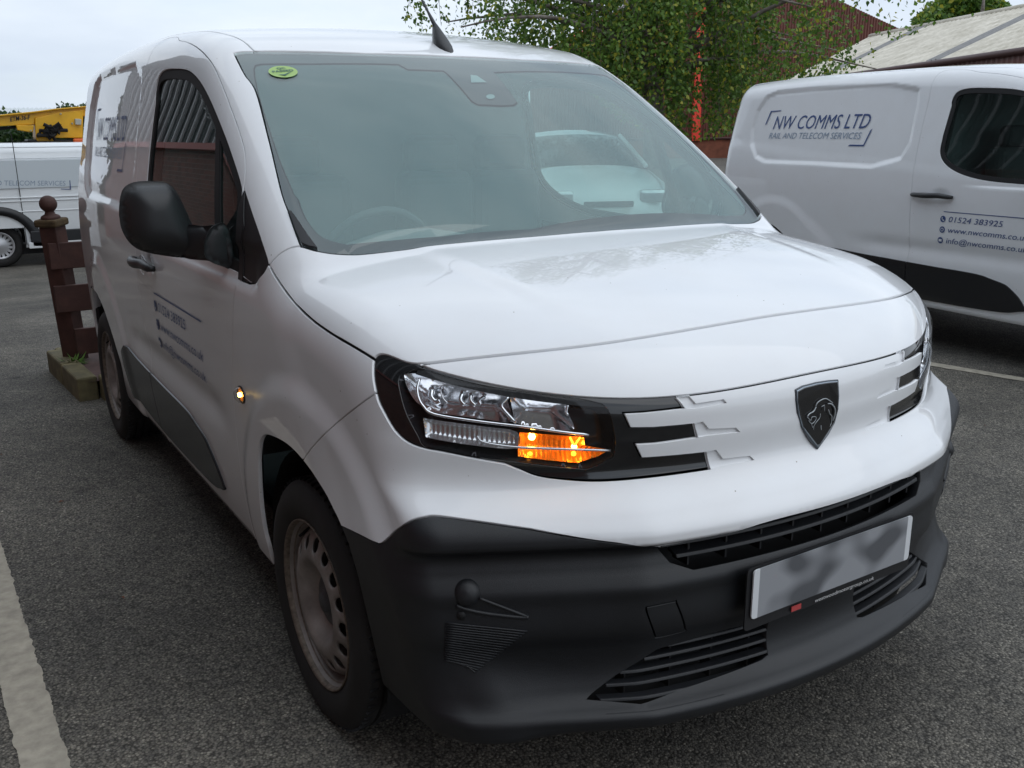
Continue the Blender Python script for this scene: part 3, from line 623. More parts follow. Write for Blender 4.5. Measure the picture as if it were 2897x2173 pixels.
# ---------------------------------------------------------------- wheels
def make_wheel(cy, side, parent):
    w = empty('wheel', (side*.885, cy, .318)); w.parent = parent
    M = Matrix(((0, 0, side, 0), (side, 0, 0, 0), (0, 1, 0, 0), (0, 0, 0, 1)))
    b = MB(); pr = [(.217, -.03), (.2195, -.003), (.228, .003), (.250, .010), (.275, .012), (.298, .006), (.312, -.004), (.319, -.014), (.3235, -.028)]
    for h in (-.045, -.080, -.115, -.150): pr += [(.325, h+.014), (.325, h+.005), (.317, h+.003), (.317, h-.003), (.325, h-.005)]
    pr += [(.3235, -.172), (.316, -.188), (.29, -.20), (.22, -.20)]
    b.lathe(pr, 96, M); b.obj('tyre', M_rub, w, True, ang=40)
    tb = MB()
    for i in range(72):
        a = 2*math.pi*i/72
        for (r, h, dh, dr) in ((.3225, -.020, .020, .007), (.3225, -.178, .02, .007), (.3245, -.062, .02, .003), (.3245, -.132, .02, .003)):
            Mr = M @ Matrix.Rotation(a, 4, 'Z') @ Matrix.Translation((r, 0, h)) @ Matrix.Rotation(.25 if h > -.1 else -.25, 4, 'X')
            V = [Mr @ Vector((x*dr/2, y*.0014, z*dh/2)) for x in (-1, 1) for y in (-1, 1) for z in (-1, 1)]
            tb.add(V, [(0, 1, 3, 2), (4, 6, 7, 5), (0, 4, 5, 1), (2, 3, 7, 6), (0, 2, 6, 4), (1, 5, 7, 3)])
    tag(tb.obj('tread_groove', M_black, w), kind='stuff')
    b = MB(); b.lathe([(.205, -.022), (.2185, -.006), (.2215, -.001), (.221, .0035), (.218, .004), (.2145, -.002), (.2125, -.010)], 72, M); b.obj('rim_lip', M_rust, w, True)
    b = MB(); b.lathe([(.2125, -.010), (.207, -.020), (.203, -.030), (.201, -.042), (.197, -.050), (.190, -.075), (.188, -.10), (.186, -.14), (.186, -.19)], 72, M); b.obj('rim_barrel', M_steel, w, True)
    th = np.linspace(0, 2*np.pi, 73)[:-1]; outer_ = np.stack([.192*np.cos(th), .192*np.sin(th)], 1); hl_ = []
    for i in range(16):
        a = 2*math.pi*i/16; t = np.linspace(0, 2*np.pi, 17)[:-1]; px_ = .159+.0195*np.cos(t); py_ = .0185*np.sin(t)
        hl_.append(np.stack([px_*math.cos(a)-py_*math.sin(a), px_*math.sin(a)+py_*math.cos(a)], 1))
    V2, T, idx = tri2d([outer_]+hl_, .010); r = np.hypot(V2[:, 0], V2[:, 1])
    h = pint(r, [0, .05, .072, .092, .108, .122, .135, .155, .175, .192], [-.047, -.047, -.045, -.028, -.009, -.003, -.006, -.012, -.021, -.042])
    P = np.stack([side*h, side*V2[:, 0], V2[:, 1]], 1); o_ = mesh('rim_disc', P, T, M_steel, w, True); sm = o_.modifiers.new('s', 'SOLIDIFY'); sm.thickness = .006; sm.offset = 0
    b = MB(); b.lathe([(.068, -.050), (.069, -.040), (.060, -.034), (.045, -.031), (.030, -.028), (.026, -.020), (.0, -.018)], 40, M)
    b.obj('hub_cap', M_hub, w, True)
    b = MB(); b.lathe([(0, -.10), (.183, -.10), (.183, -.12), (0, -.12)], 48, M); b.obj('brake_disc', mat('brake', (.02, .018, .017), .7), w)
    a = 2.2; b = MB(); b.tube([M @ Vector((.196*math.cos(a), .196*math.sin(a), -.04)), M @ Vector((.180*math.cos(a), .180*math.sin(a), -.008))], .004, 8); b.obj('valve', M_black, w)
    return w
for cy in (.892, 3.677):
    for s in (-1, 1):
        make_wheel(cy, s, VAN)
        b = MB(); n = 26; V = []
        for i in range(n+1):
            a = math.pi*(-.13+1.26*i/n); q = (cy+.385*math.cos(a), .33+.385*math.sin(a)); V += [(s*.862, q[0], q[1]), (s*.55, q[0], q[1])]
        b.add(V, [(2*i, 2*i+1, 2*i+3, 2*i+2) for i in range(n)]); b.add([(s*.55, cy-.5, .2), (s*.55, cy+.5, .2), (s*.55, cy+.5, .75), (s*.55, cy-.5, .75)], [(0, 1, 2, 3)]); b.obj('wheel_arch_liner', M_black, VAN)
MB().box((0, 2.25, .30), (1.5, 3.9, .03)).obj('underbody', M_black, VAN)
MB().box((0, .66, .62), (1.08, .62, .55)).obj('engine_bay_blocker', M_black, VAN)  # added plain black box, blocks the space behind the nose
# rear doors, seen only by other views
yb_ = 4.385
rd = MB()
for s in (-1, 1):
    rd = MB(); rd.add([(s*.01, 4.385, .34), (s*.82, 4.37, .34), (s*.845, 4.365, .9), (s*.80, 4.352, 1.3), (s*.74, 4.33, 1.6), (s*.66, 4.30, 1.76), (s*.01, 4.31, 1.83), (s*.01, 4.385, 1.2)], [(0, 1, 2, 3, 7), (7, 3, 4, 5, 6)]); rd.obj('rear_door', M_white, VAN)
MB().box((0, 4.40, .46), (1.66, .08, .20)).obj('rear_bumper', M_plas, VAN, bevel=.02)
# ---------------------------------------------------------------- door mirrors
def pillow(name, outline, dome, thick, m, parent, flat=0.0, step=.012, w=.06, axis_y=True):
    u = dedup(resamp(outline[:, [0, 2]], step*.7), .001)
    if area(u) < 0: u = u[::-1]
    y0 = outline[:, 1].mean(); V2, T, idx = tri2d([u], step)
    d = np.sqrt(((V2[:, None]-resamp(u, .003)[None])**2).sum(2)).min(1); t = np.clip(1-d/w, 0, 1); h = np.sqrt(np.clip(1-t**2.2, 0, 1))
    A = np.stack([V2[:, 0], y0-dome*h, V2[:, 1]], 1); B = np.stack([V2[:, 0], y0+thick*h**.7+.002, V2[:, 1]], 1); n = len(A); l = idx[0]
    F = [tuple(t_) for t_ in T]; F = [f if np.cross(A[f[1]]-A[f[0]], A[f[2]]-A[f[0]])[1] < 0 else f[::-1] for f in F]
    Fc = F+[tuple(i+n for i in f[::-1]) for f in F]+[(l[i], l[(i+1) % len(l)], n+l[(i+1) % len(l)], n+l[i]) for i in range(len(l))]
    V = np.vstack([A, B]); o = []
    for s in (1, -1): o.append(mesh(name, V if s == 1 else mir(V), Fc if s == 1 else [f[::-1] for f in Fc], m, parent[0 if s == 1 else 1], True))
    return o
MR = [empty('door_mirror') for _ in range(2)]
for o in MR: o.parent = VAN
Y5 = lambda pts, y: np.array([aty((200+.4522*a, 450+.4522*b), y) for a, b in pts])
head = spl(Y5([(303, 350), (304, 290), (312, 232), (332, 182), (380, 150), (450, 138), (560, 141), (612, 155), (652, 190), (695, 265), (735, 355), (764, 418), (790, 500), (770, 590), (715, 618), (545, 599), (450, 576), (395, 548), (350, 500), (316, 430), (303, 350)], 1.64))[:-1]
M_mir = mat('mirror_plastic', (.020, .021, .023), .40, bump=.3, bscale=1200)
pillow('mirror_head', head, .10, .035, M_mir, MR, w=.085)
arm = spl(Y5([(700, 405), (830, 418), (905, 410), (950, 405), (985, 470), (1008, 560), (1020, 690), (960, 672), (880, 640), (715, 620), (660, 560), (660, 450), (700, 405)], 1.0), 4)[:-1]
def rey(P, fy):                  # slide points along their line of sight to another depth
    return np.array([CAM+(p-CAM)*((fy(p)-CAM[1])/(p[1]-CAM[1])) for p in P])
xa, xb = arm[:, 0].min(), arm[:, 0].max()
nm0 = set(bpy.data.objects); pillow('mirror_arm', arm, .030, .02, M_mir, MR, w=.035)
for o in [o for o in bpy.data.objects if o not in nm0]:
    sg = -1 if o.parent == MR[0] else 1
    for v in o.data.vertices:
        p = np.array([sg*-1*v.co.x*1.0, v.co.y, v.co.z]); p[0] = -abs(v.co.x); t = (p[0]-xa)/(xb-xa); q = CAM+(p-CAM)*((1.62-.20*t-CAM[1])/(1.0-CAM[1])); v.co = (q[0]*(-sg if sg == -1 else -1) if sg == 1 else q[0], q[1], q[2])
hc = head.mean(0); gl = hc+(head-hc)*.86; gl[:, 1] = 1.679
for s in (1, -1): MB().add([Vector(p*[s, 1, 1]) for p in gl], [tuple(range(len(gl)))]).obj('mirror_glass', M_chrome, MR[0 if s == 1 else 1])
ft = spl(Y5([(835, 520), (870, 440), (912, 408), (958, 402), (995, 450), (1014, 540), (1023, 640), (1022, 700), (960, 676), (880, 646), (838, 600), (835, 520)], 1.43), 4)[:-1]
pillow('mirror_foot', ft, .010, .05, M_mir, MR, w=.03)
# ---------------------------------------------------------------- door handles, side repeaters
ha, hb = hit('B', [(1178, 575), (1345, 665)])
for s in (1, -1):
    hd = empty('door_handle'); hd.parent = VAN
    P = [];
    for i in range(15):
        t = i/14; p = ha+(hb-ha)*t; p = yz([(p[1], p[2])])[0]; n = grad(p); P.append((p+n*(.006+.032*math.sin(math.pi*t)**.5))*[s, 1, 1])
    b = MB(); k = 14; rr = [.010+.008*math.sin(math.pi*i/14)**.4 for i in range(15)]
    b.tube(P, rr, 12); b.obj('handle_grip', M_mir, hd, True)
    p = yz([(ha[1]-.11, ha[2]-.012)])[0]; n = Vector(grad(p)*[s, 1, 1]); Mt = Matrix.Translation(Vector(p*[s, 1, 1])) @ n.to_track_quat('Z', 'Y').to_matrix().to_4x4() @ Matrix.Diagonal((1.7, 1, 1, 1))
    b = MB(); b.lathe([(.036, .0015), (.033, -.002), (.026, .0012), (0, .0012)], 32, Mt); b.obj('handle_cup', M_white, hd, True)
rp = hit('C', [(2088, 92)])[0]
for s in (1, -1):
    rr_ = empty('side_repeater'); rr_.parent = VAN; n = Vector(grad(rp)*[s, 1, 1]); Mt = Matrix.Translation(Vector(rp*[s, 1, 1])-n*.002) @ n.to_track_quat('Z', 'Y').to_matrix().to_4x4() @ Matrix.Diagonal((1.25, 1, 1, 1))
    b = MB(); b.lathe([(.026, -.002), (.026, .004), (.023, .006), (.022, .004)], 28, Mt); b.obj('repeater_ring', M_plas2, rr_, True)
    b = MB(); b.lathe([(.0225, .004), (.020, .014), (.013, .020), (0, .022)], 28, Mt); b.obj('repeater_lens', M_lens, rr_, True)
    b = MB(); b.lathe([(.019, .0045), (0, .0045)], 20, Mt); b.obj('repeater_base', M_amt if s == 1 else M_rib, rr_, True)
    if s == 1: b = MB(); b.lathe([(0, .013), (.006, .011), (.007, .006), (.005, .004)], 14, Mt); b.obj('repeater_bulb', M_hot, rr_, True)
# ---------------------------------------------------------------- aerial
ab = xy([(0.02, 1.80)])[0]; b = MB(); AER = empty('aerial'); AER.parent = VAN
prof = []
for i, (t, w_, h_) in enumerate([(0, .004, .004), (.12, .018, .014), (.3, .026, .026), (.5, .026, .040), (.7, .021, .055), (.85, .014, .066), (1, .006, .072)]):
    y = ab[1]-.055+.125*t; z0 = xy([(0.02, y)])[0][2]-.003
    for j in range(9):
        a = math.pi*j/8; prof.append((.02+w_*math.cos(a), y, z0+h_*math.sin(a)**(.8 if w_ > .02 else 1)))
b.add(prof, [(i*9+j, i*9+j+1, i*9+10+j, i*9+9+j) for i in range(6) for j in range(8)]); b.obj('aerial_base', M_mir, AER, True)
a0 = Vector((.02, ab[1]+.035, ab[2]+.05)); a1 = Vector(atx((1194, 0), .02)); dv = (a1-a0).normalized()
b = MB(); b.tube([a0-dv*.02, a0+dv*.06, a0+dv*.10, a0+dv*.45], [.009, .007, .0045, .0035], 10); b.obj('aerial_mast', M_mir, AER, True)
# ---------------------------------------------------------------- number plate
PL = empty('number_plate'); PL.parent = VAN
py = min(xz([(x, .55)])[0][1] for x in (-.1, 0, .1)); yP = .018; zc_ = .5455; tl = .03
def plq(w, h, y, zc, name, m, r=.008):
    pts = []
    for cx_, cz, a0_ in ((w/2-r, h/2-r, 0), (-w/2+r, h/2-r, 90), (-w/2+r, -h/2+r, 180), (w/2-r, -h/2+r, 270)):
        pts += [(cx_+r*math.cos(R(a0_+a)), cz+r*math.sin(R(a0_+a))) for a in (0, 30, 60, 90)]
    b = MB(); Mt = Matrix.Translation((0, y, zc)) @ Matrix.Rotation(R(90), 4, 'X'); b.prism(pts, 0, .0035, Mt); return b.obj(name, m, PL)
plq(.545, .142, yP+.006, zc_-.008, 'plate_holder', M_plas2, .01)
Mp = mat('plate_face', (.62, .63, .64), .35); T = Mp.node_tree; B_ = T.nodes['Principled BSDF']; tc = T.nodes.new('ShaderNodeTexCoord'); mpg = T.nodes.new('ShaderNodeMapping'); mpg.inputs['Scale'].default_value = (9, 9, 14)
nn = T.nodes.new('ShaderNodeTexNoise'); nn.inputs['Scale'].default_value = 1.2; nn.inputs['Detail'].default_value = 0; rr2 = T.nodes.new('ShaderNodeValToRGB'); q = rr2.color_ramp.elements; q[0].position = .35; q[0].color = (.10, .105, .115, 1); q[1].position = .62; q[1].color = (.30, .31, .33, 1)
T.links.new(tc.outputs['Object'], mpg.inputs[0]); T.links.new(mpg.outputs[0], nn.inputs[0]); T.links.new(nn.outputs[0], rr2.inputs[0]); 
grd = T.nodes.new('ShaderNodeSeparateXYZ'); T.links.new(tc.outputs['Object'], grd.inputs[0]); ab_ = T.nodes.new('ShaderNodeMath'); ab_.operation = 'ABSOLUTE'; T.links.new(grd.outputs[0], ab_.inputs[0])
gt = T.nodes.new('ShaderNodeMath'); gt.operation = 'GREATER_THAN'; gt.inputs[1].default_value = .243; T.links.new(ab_.outputs[0], gt.inputs[0]); mx = T.nodes.new('ShaderNodeMix'); mx.data_type = 'RGBA'; mx.inputs['B'].default_value = (.68, .70, .72, 1)
T.links.new(gt.outputs[0], mx.inputs['Factor']); T.links.new(rr2.outputs[0], mx.inputs['A']); T.links.new(mx.outputs['Result'], B_.inputs['Base Color'])
plq(.520, .111, yP-.0005, zc_+.004, 'plate_face', Mp)
# ---------------------------------------------------------------- lettering
FONT_CACHE = {}
def textmesh(body, shear=0, bold=0):
    k = (body, shear, bold)
    if k in FONT_CACHE: return FONT_CACHE[k]
    cu = bpy.data.curves.new('t', 'FONT'); cu.body = body; cu.size = 1; cu.shear = shear; cu.offset = bold; cu.resolution_u = 3
    o = bpy.data.objects.new('t', cu); COL.objects.link(o); dg = bpy.context.evaluated_depsgraph_get(); dg.update(); me = bpy.data.meshes.new_from_object(o.evaluated_get(dg))
    V = np.array([v.co[:] for v in me.vertices]); Fc = [tuple(p.vertices) for p in me.polygons]; bpy.data.objects.remove(o); bpy.data.curves.remove(cu); bpy.data.meshes.remove(me)
    FONT_CACHE[k] = (V, Fc); return V, Fc
def decal(name, body, y0, y1, z0, h, m, parent, shear=0, off=.0026, hcap=.7, bold=0, zs=0):
    V, Fc = textmesh(body, shear, bold); x0, x1 = V[:, 0].min(), V[:, 0].max(); u = (V[:, 0]-x0)/(x1-x0); yy = y0+(y1-y0)*u; zz = z0+V[:, 1]/hcap*h+zs*u
    P = yz(np.stack([yy, zz], 1), off); return mesh(name, P, Fc, m, parent, False)
def band(name, pts, m, parent, off=.0026):
    P = yz(pts, off); return mesh(name, P, [tuple(range(len(pts)))], m, parent, False)
def sdec(px, dy=.0):
    return hit('y5', px)
L1 = sdec([(523, 832), (820, 1025)]); ly0, ly1, lz0 = L1[0][1], L1[1][1], L1[:, 2].mean()
DEC = empty('door_lettering'); DEC.parent = VAN
band('rule_line', [(ly0, lz0+.003), (ly0+(ly1-ly0)*.5, lz0+.003), (ly1, lz0+.003), (ly1, lz0-.002), (ly0+(ly1-ly0)*.5, lz0-.002), (ly0, lz0-.002)], M_dec, DEC)
for i, (tx, s0, s1) in enumerate((('01524 383925', (552, 945), (727, 1085)), ('www.nwcomms.co.uk', (568, 1060), (838, 1285)), ('info@nwcomms.co.uk', (585, 1175), (862, 1418)))):
    P = sdec([s0, s1]); zz = (P[0][2]+P[1][2])/2; decal('lettering', tx, P[0][1], P[1][1], zz, .036, M_dec, DEC, shear=.18)
    t = np.linspace(0, 2*np.pi, 21)[:-1]; c0 = (P[0][1]+.045, zz+.016)
    P2 = yz([(c0[0]+.021*math.cos(a), c0[1]+.021*math.sin(a)) for a in t], .0026); mesh('contact_icon', P2, [tuple(range(20))], M_dec, DEC, False)
    if i == 0: q_ = [(-.010, .010), (-.004, .012), (-.002, .005), (-.006, .002), (.002, -.006), (.006, -.003), (.012, -.006), (.010, -.012), (.002, -.011), (-.008, -.002)]
    elif i == 1: q_ = [(.012*math.cos(a), .012*math.sin(a)) for a in t]
    else: q_ = [(-.012, .008), (.012, .008), (.012, -.008), (-.012, -.008)]
    P3 = yz([(c0[0]-a, c0[1]+b) for a, b in q_], .0038); mesh('contact_icon', P3, [tuple(range(len(q_)))], M_white, DEC, False)
    if i == 1:
        P3 = yz([(c0[0]+.008*math.cos(a), c0[1]+.008*math.sin(a)) for a in t], .0048); mesh('contact_icon', P3, [tuple(range(20))], M_dec, DEC, False)
LOGO = empty('side_lettering'); LOGO.parent = VAN
decal('lettering', 'NW COMMS LTD', 3.79, 3.02, 1.452, .103, M_dec, LOGO, shear=.25)
decal('lettering', 'RAIL AND TELECOM SERVICES', 3.81, 3.06, 1.378, .046, M_decg, LOGO, shear=.2)
S7 = lambda p: (4.04-(p[0]-90)/1240*1.295, 1.455+(1020-p[1])*.00087)
for pl in ([(252, 985), (262, 978), (288, 868), (362, 864), (372, 854), (278, 858)], [(950, 1168), (965, 1156), (1057, 1156), (1082, 1040), (1094, 1026), (1062, 1168)]): band('logo_bracket', [S7(p) for p in pl], M_dec, LOGO)
# plate holder line of print
V, Fc = textmesh('westwoodmotorgroup.co.uk', .1); x0, x1 = V[:, 0].min(), V[:, 0].max()
P = np.stack([-.06+(V[:, 0]-x0)/(x1-x0)*.20, 0*V[:, 0]+yP-.0015, .4735+V[:, 1]*.013], 1); mesh('holder_print', P, Fc, mat('print_white', (.6, .6, .6), .5), PL, False)
MB().box((-.12, yP-.001, .479), (.030, .002, .012)).obj('holder_badge', mat('badge_red', (.45, .06, .06), .5), PL)
# round green sticker
G1 = hit('s5', [(475, 545)])[0]; gn = grad(G1); ex = np.array([1., 0, 0]); ex -= gn*ex.dot(gn); ex /= np.linalg.norm(ex); ey = np.cross(gn, ex); ey = ey if ey[2] > 0 else -ey
STK = empty('sticker'); STK.parent = VAN
def onglass(p2, off): q = np.asarray(p2); P = G1+np.outer(q[:, 0], ex)+np.outer(q[:, 1], ey); return xy(P[:, :2])+gn*off
t = np.linspace(0, 2*np.pi, 33)[:-1]; mesh('sticker_disc', onglass(np.stack([.043*np.cos(t), .038*np.sin(t)], 1), .001), [tuple(range(32))], mat('sticker_green', (.34, .52, .14), .4), STK, False)
M_sp = mat('sticker_print', (.03, .12, .10), .5)
for tx, w_, y0_, h_ in (('QC', .026, .014, .012), ('PASSED', .064, -.004, .012)):
    V, Fc = textmesh(tx, 0, .02); x0, x1 = V[:, 0].min(), V[:, 0].max(); mesh('sticker_print', onglass(np.stack([(V[:, 0]-x0)/(x1-x0)*w_-w_/2, y0_+V[:, 1]/.7*h_], 1), .002), Fc, M_sp, STK, False)
mesh('sticker_print', onglass([(-.022, -.018), (-.004, -.030), (.030, -.002), (-.004, -.021)], .0025), [(0, 1, 2, 3)], M_sp, STK, False)
# ---------------------------------------------------------------- nose badge: dark shield with a line-drawn lion's head
BD = empty('nose_badge'); BD.parent = VAN
SP = [(905, 655), (960, 626), (1060, 600), (1150, 586), (1222, 580), (1228, 700), (1222, 800), (1196, 900), (1150, 985), (1068, 1098), (1000, 1024), (950, 935), (921, 830), (909, 730)]
def shield(k): c_ = np.array([1068, 800.]); return [tuple(c_+(np.array(p)-c_)*k) for p in SP]
def badge_y(P, o): return P+np.array([0, -1, 0])*o
def slab(name, px, o0, o1, m, bev=.0015):
    P = hit('y2', px); n = len(P); V = np.vstack([badge_y(P, o0), badge_y(P, o1)]); F = [tuple(range(n)), tuple(range(n, 2*n))]+[(i, (i+1) % n, n+(i+1) % n, n+i) for i in range(n)]
    o = mesh(name, V, F, m, BD, False); b = o.modifiers.new('b', 'BEVEL'); b.width = bev; b.segments = 2; b.limit_method = 'ANGLE'; b.angle_limit = R(50); return o
slab('badge_frame', shield(1.0), -.006, .003, mat('badge_frame', (.03, .038, .05), .25, coat=.5))
slab('badge_rim', shield(.955), .001, .0045, mat('badge_rim', (.30, .34, .38), .25, metal=.7)); slab('badge_face', shield(.925), .001, .0052, M_gloss)
M_ln = mat('badge_lines', (.42, .45, .47), .3, metal=.4)
for st_, w_ in (([(1045, 775), (1062, 745), (1100, 722), (1130, 722), (1170, 750)], 7), ([(985, 850), (1000, 830), (1030, 812), (1048, 780)], 9), ([(985, 855), (1010, 878), (1018, 855), (1045, 852), (1048, 870), (1030, 895), (1012, 900), (995, 880)], 5),
               ([(1080, 830), (1075, 860), (1040, 905), (1030, 940), (1040, 985), (1070, 1025)], 5), ([(1088, 778), (1110, 766), (1112, 810)], 6), ([(1135, 755), (1165, 760), (1188, 795), (1186, 840), (1172, 880)], 9), ([(1140, 800), (1150, 830), (1165, 850), (1160, 900)], 6),
               ([(1085, 915), (1088, 1000), (1080, 1025)], 4), ([(1160, 900), (1130, 965), (1100, 1005), (1105, 960)], 5), ([(1015, 900), (1022, 930), (1030, 925)], 4)):
    P = hit('y2', st_); P = badge_y(spl(P, 4) if len(st_) > 3 else P, .0056); MB().tube(P, w_*.00016, 5).obj('badge_line', M_ln, BD, True)
# ---------------------------------------------------------------- cab interior
CAB = empty('cab'); CAB.parent = VAN
MB().prism([(s_*sideS(2.47, z_)-s_*.05, z_) for s_, z_ in ((-1, .4), (-1, .8), (-1, 1.1), (-1, 1.3), (-1, 1.5), (-1, 1.62))]+[(-.62, 1.79), (.62, 1.79)]+[(sideS(2.47, z_)-.05, z_) for z_ in (1.62, 1.5, 1.3, 1.1, .8, .4)], 0, .03, Matrix.Translation((0, 2.48, 0)) @ Matrix.Rotation(R(90), 4, 'X')).obj('bulkhead', mat('bulkhead_paint', (.11, .115, .12), .6), CAB)
MB().box((0, 1.8, .42), (1.66, 1.4, .04)).obj('cab_floor', M_dash, CAB)
dv_ = []; nx = 25; pr_ = [(.93, 1.16), (1.05, 1.175), (1.22, 1.165), (1.38, 1.15), (1.45, 1.10), (1.46, .95), (1.42, .55)]
for i in range(nx):
    x = -.83+1.66*i/(nx-1); hump = .055*math.exp(-((x+.38)/.17)**2)
    for y, z in pr_: dv_.append((x, y+.12*x*x, z+hump*(1 if 1.1 < y < 1.44 else 0)-.03*abs(x)))
k_ = len(pr_); MB().add(dv_, [(i*k_+j, i*k_+j+1, (i+1)*k_+j+1, (i+1)*k_+j) for i in range(nx-1) for j in range(k_-1)]).obj('dashboard', mat('dash_top', (.16, .165, .165), .6), CAB, True)
Mw = Matrix.Translation((-.38, 1.56, 1.08)) @ Matrix.Rotation(R(-62), 4, 'X'); b = MB(); b.lathe([(.185+.014*math.cos(a), .014*math.sin(a)) for a in np.linspace(0, 2*np.pi, 9)[:-1]], 32, Mw, True); b.obj('steering_wheel', M_dash, CAB, True)
M_seat = mat('seat_cloth', (.05, .052, .055), .8)
for x in (-.38, .22, .55):
    st_ = empty('seat'); st_.parent = CAB
    MB().box((x, 1.98, .78), (.46 if x < 0 else .34, .5, .18)).obj('seat_cushion', M_seat, st_, bevel=.05, seg=3); MB().box((x, 2.28, 1.05), (.44 if x < 0 else .33, .14, .55)).obj('seat_back', M_seat, st_, bevel=.05, seg=3); MB().box((x, 2.30, 1.39), (.24, .09, .15)).obj('headrest', M_seat, st_, bevel=.04, seg=3)
trim_l = yz([(1.35, 1.08), (2.40, 1.08), (2.46, .5), (1.45, .45)], -.06)
for s in (1, -1): MB().add([Vector(p*[s, 1, 1]) for p in trim_l], [(0, 1, 2, 3)]).obj('door_trim', M_int, CAB)
pl_ = sym(xy([(0, yh(0)+.10), (-.60, yh(.6)+.1), (-.64, 2.45), (0, 2.45)]))
panel('roof_lining', [pl_], Top, M_lining, CAB, .06, off=-.035, gap=0, depth=0)
# ================================================================ THE YARD
def gz(x, y):                    # the yard falls away behind the van, to the left
    x = np.asarray(x, float); y = np.asarray(y, float)
    return -.55*sst(6.0, 15.0, y)*sst(8.5, 3.0, x-.12*y)
def patched(name, base, specs):
    pass
# asphalt
m = bpy.data.materials.new('asphalt'); m.use_nodes = True; T = m.node_tree; B_ = T.nodes['Principled BSDF']; MATS['asphalt'] = m; B_.inputs['Roughness'].default_value = .85; B_.inputs['Specular IOR Level'].default_value = .35
def N(t, **k):
    n = T.nodes.new(t)
    for a, b in k.items():
        if a in ('Scale', 'Detail', 'Roughness', 'Randomness', 'Strength', 'Distance'): n.inputs[a].default_value = b
        else: setattr(n, a, b)
    return n
def ramp(src, stops):
    c = N('ShaderNodeValToRGB'); T.links.new(src, c.inputs[0]); e = c.color_ramp.elements
    while len(e) < len(stops): e.new(.5)
    for q, (p, col) in zip(e, stops): q.position = p; q.color = (*col, 1)
    return c.outputs[0]
def mixc(fac, a, b, mode='MIX'):
    x = N('ShaderNodeMix', data_type='RGBA', blend_type=mode)
    for k, v in (('Factor', fac), ('A', a), ('B', b)):
        if hasattr(v, 'links'): T.links.new(v, x.inputs[k])
        elif isinstance(v, tuple): x.inputs[k].default_value = (*v, 1)
        else: x.inputs[k].default_value = v
    return x.outputs['Result']
tc = N('ShaderNodeTexCoord'); P_ = tc.outputs['Object']
def tex(t, **k): n = N(t, **k); T.links.new(P_, n.inputs['Vector']); return n
vo = tex('ShaderNodeTexVoronoi', Scale=150); vo2 = tex('ShaderNodeTexVoronoi', Scale=95, Randomness=1.0); big = tex('ShaderNodeTexNoise', Scale=.9, Detail=6, Roughness=.6); med = tex('ShaderNodeTexNoise', Scale=14, Detail=8, Roughness=.7); fine_ = tex('ShaderNodeTexNoise', Scale=320, Detail=2)
chips = ramp(vo.outputs['Color'], [(.0, (.045, .045, .044)), (.45, (.08, .078, .074)), (.78, (.12, .117, .11)), (.97, (.20, .195, .18)), (1.0, (.42, .41, .38))])
holes_ = ramp(vo.outputs['Distance'], [(.0, (1, 1, 1)), (.45, (.85, .85, .85)), (.75, (.30, .30, .30))])
st1 = tex('ShaderNodeTexNoise', Scale=.33, Detail=5, Roughness=.65); stn = ramp(st1.outputs[0], [(.38, (.78, .78, .79)), (.46, (.93, .93, .93)), (.60, (1.05, 1.04, 1.02))]); st2 = tex('ShaderNodeTexNoise', Scale=3.1, Detail=3, Roughness=.5); oil = ramp(st2.outputs[0], [(.27, (.55, .55, .56)), (.34, (1, 1, 1))]); c1_ = mixc(1.0, mixc(1.0, mixc(1.0, chips, holes_, 'MULTIPLY'), stn, 'MULTIPLY'), oil, 'MULTIPLY'); pat = ramp(big.outputs[0], [(.35, (1.5, 1.45, 1.37)), (.5, (2.0, 1.92, 1.8)), (.66, (2.8, 2.68, 2.5))]); c2_ = mixc(1.0, c1_, pat, 'MULTIPLY')
dirt = ramp(med.outputs[0], [(.35, (.8, .8, .8)), (.68, (1.2, 1.18, 1.12))]); c3_ = mixc(1.0, c2_, dirt, 'MULTIPLY'); T.links.new(c3_, B_.inputs['Base Color'])
bm = N('ShaderNodeBump', Strength=.9, Distance=.004); ad = N('ShaderNodeMath', operation='SUBTRACT'); T.links.new(fine_.outputs[0], ad.inputs[0]); T.links.new(vo.outputs['Distance'], ad.inputs[1]); T.links.new(ad.outputs[0], bm.inputs['Height']); T.links.new(bm.outputs[0], B_.inputs['Normal'])
M_asph = m
def gridmesh(name, X, Y, fz, m, kind='structure', smooth=True):
    xx, yy = np.meshgrid(X, Y, indexing='ij'); z = fz(xx, yy); V = np.stack([xx.ravel(), yy.ravel(), z.ravel()], 1); ny = len(Y)
    F = [(i*ny+j, (i+1)*ny+j, (i+1)*ny+j+1, i*ny+j+1) for i in range(len(X)-1) for j in range(ny-1)]
    o = mesh(name, V, F, m, None, smooth); return tag(o, kind=kind)
gx = np.concatenate([[-400, -120, -50], np.arange(-20, 32, 1.0), [50, 120, 400]]); gy = np.concatenate([[-300, -80, -30], np.arange(-12, 40, 1.0), [60, 120, 500]])
gridmesh('ground', gx, gy, gz, M_asph)
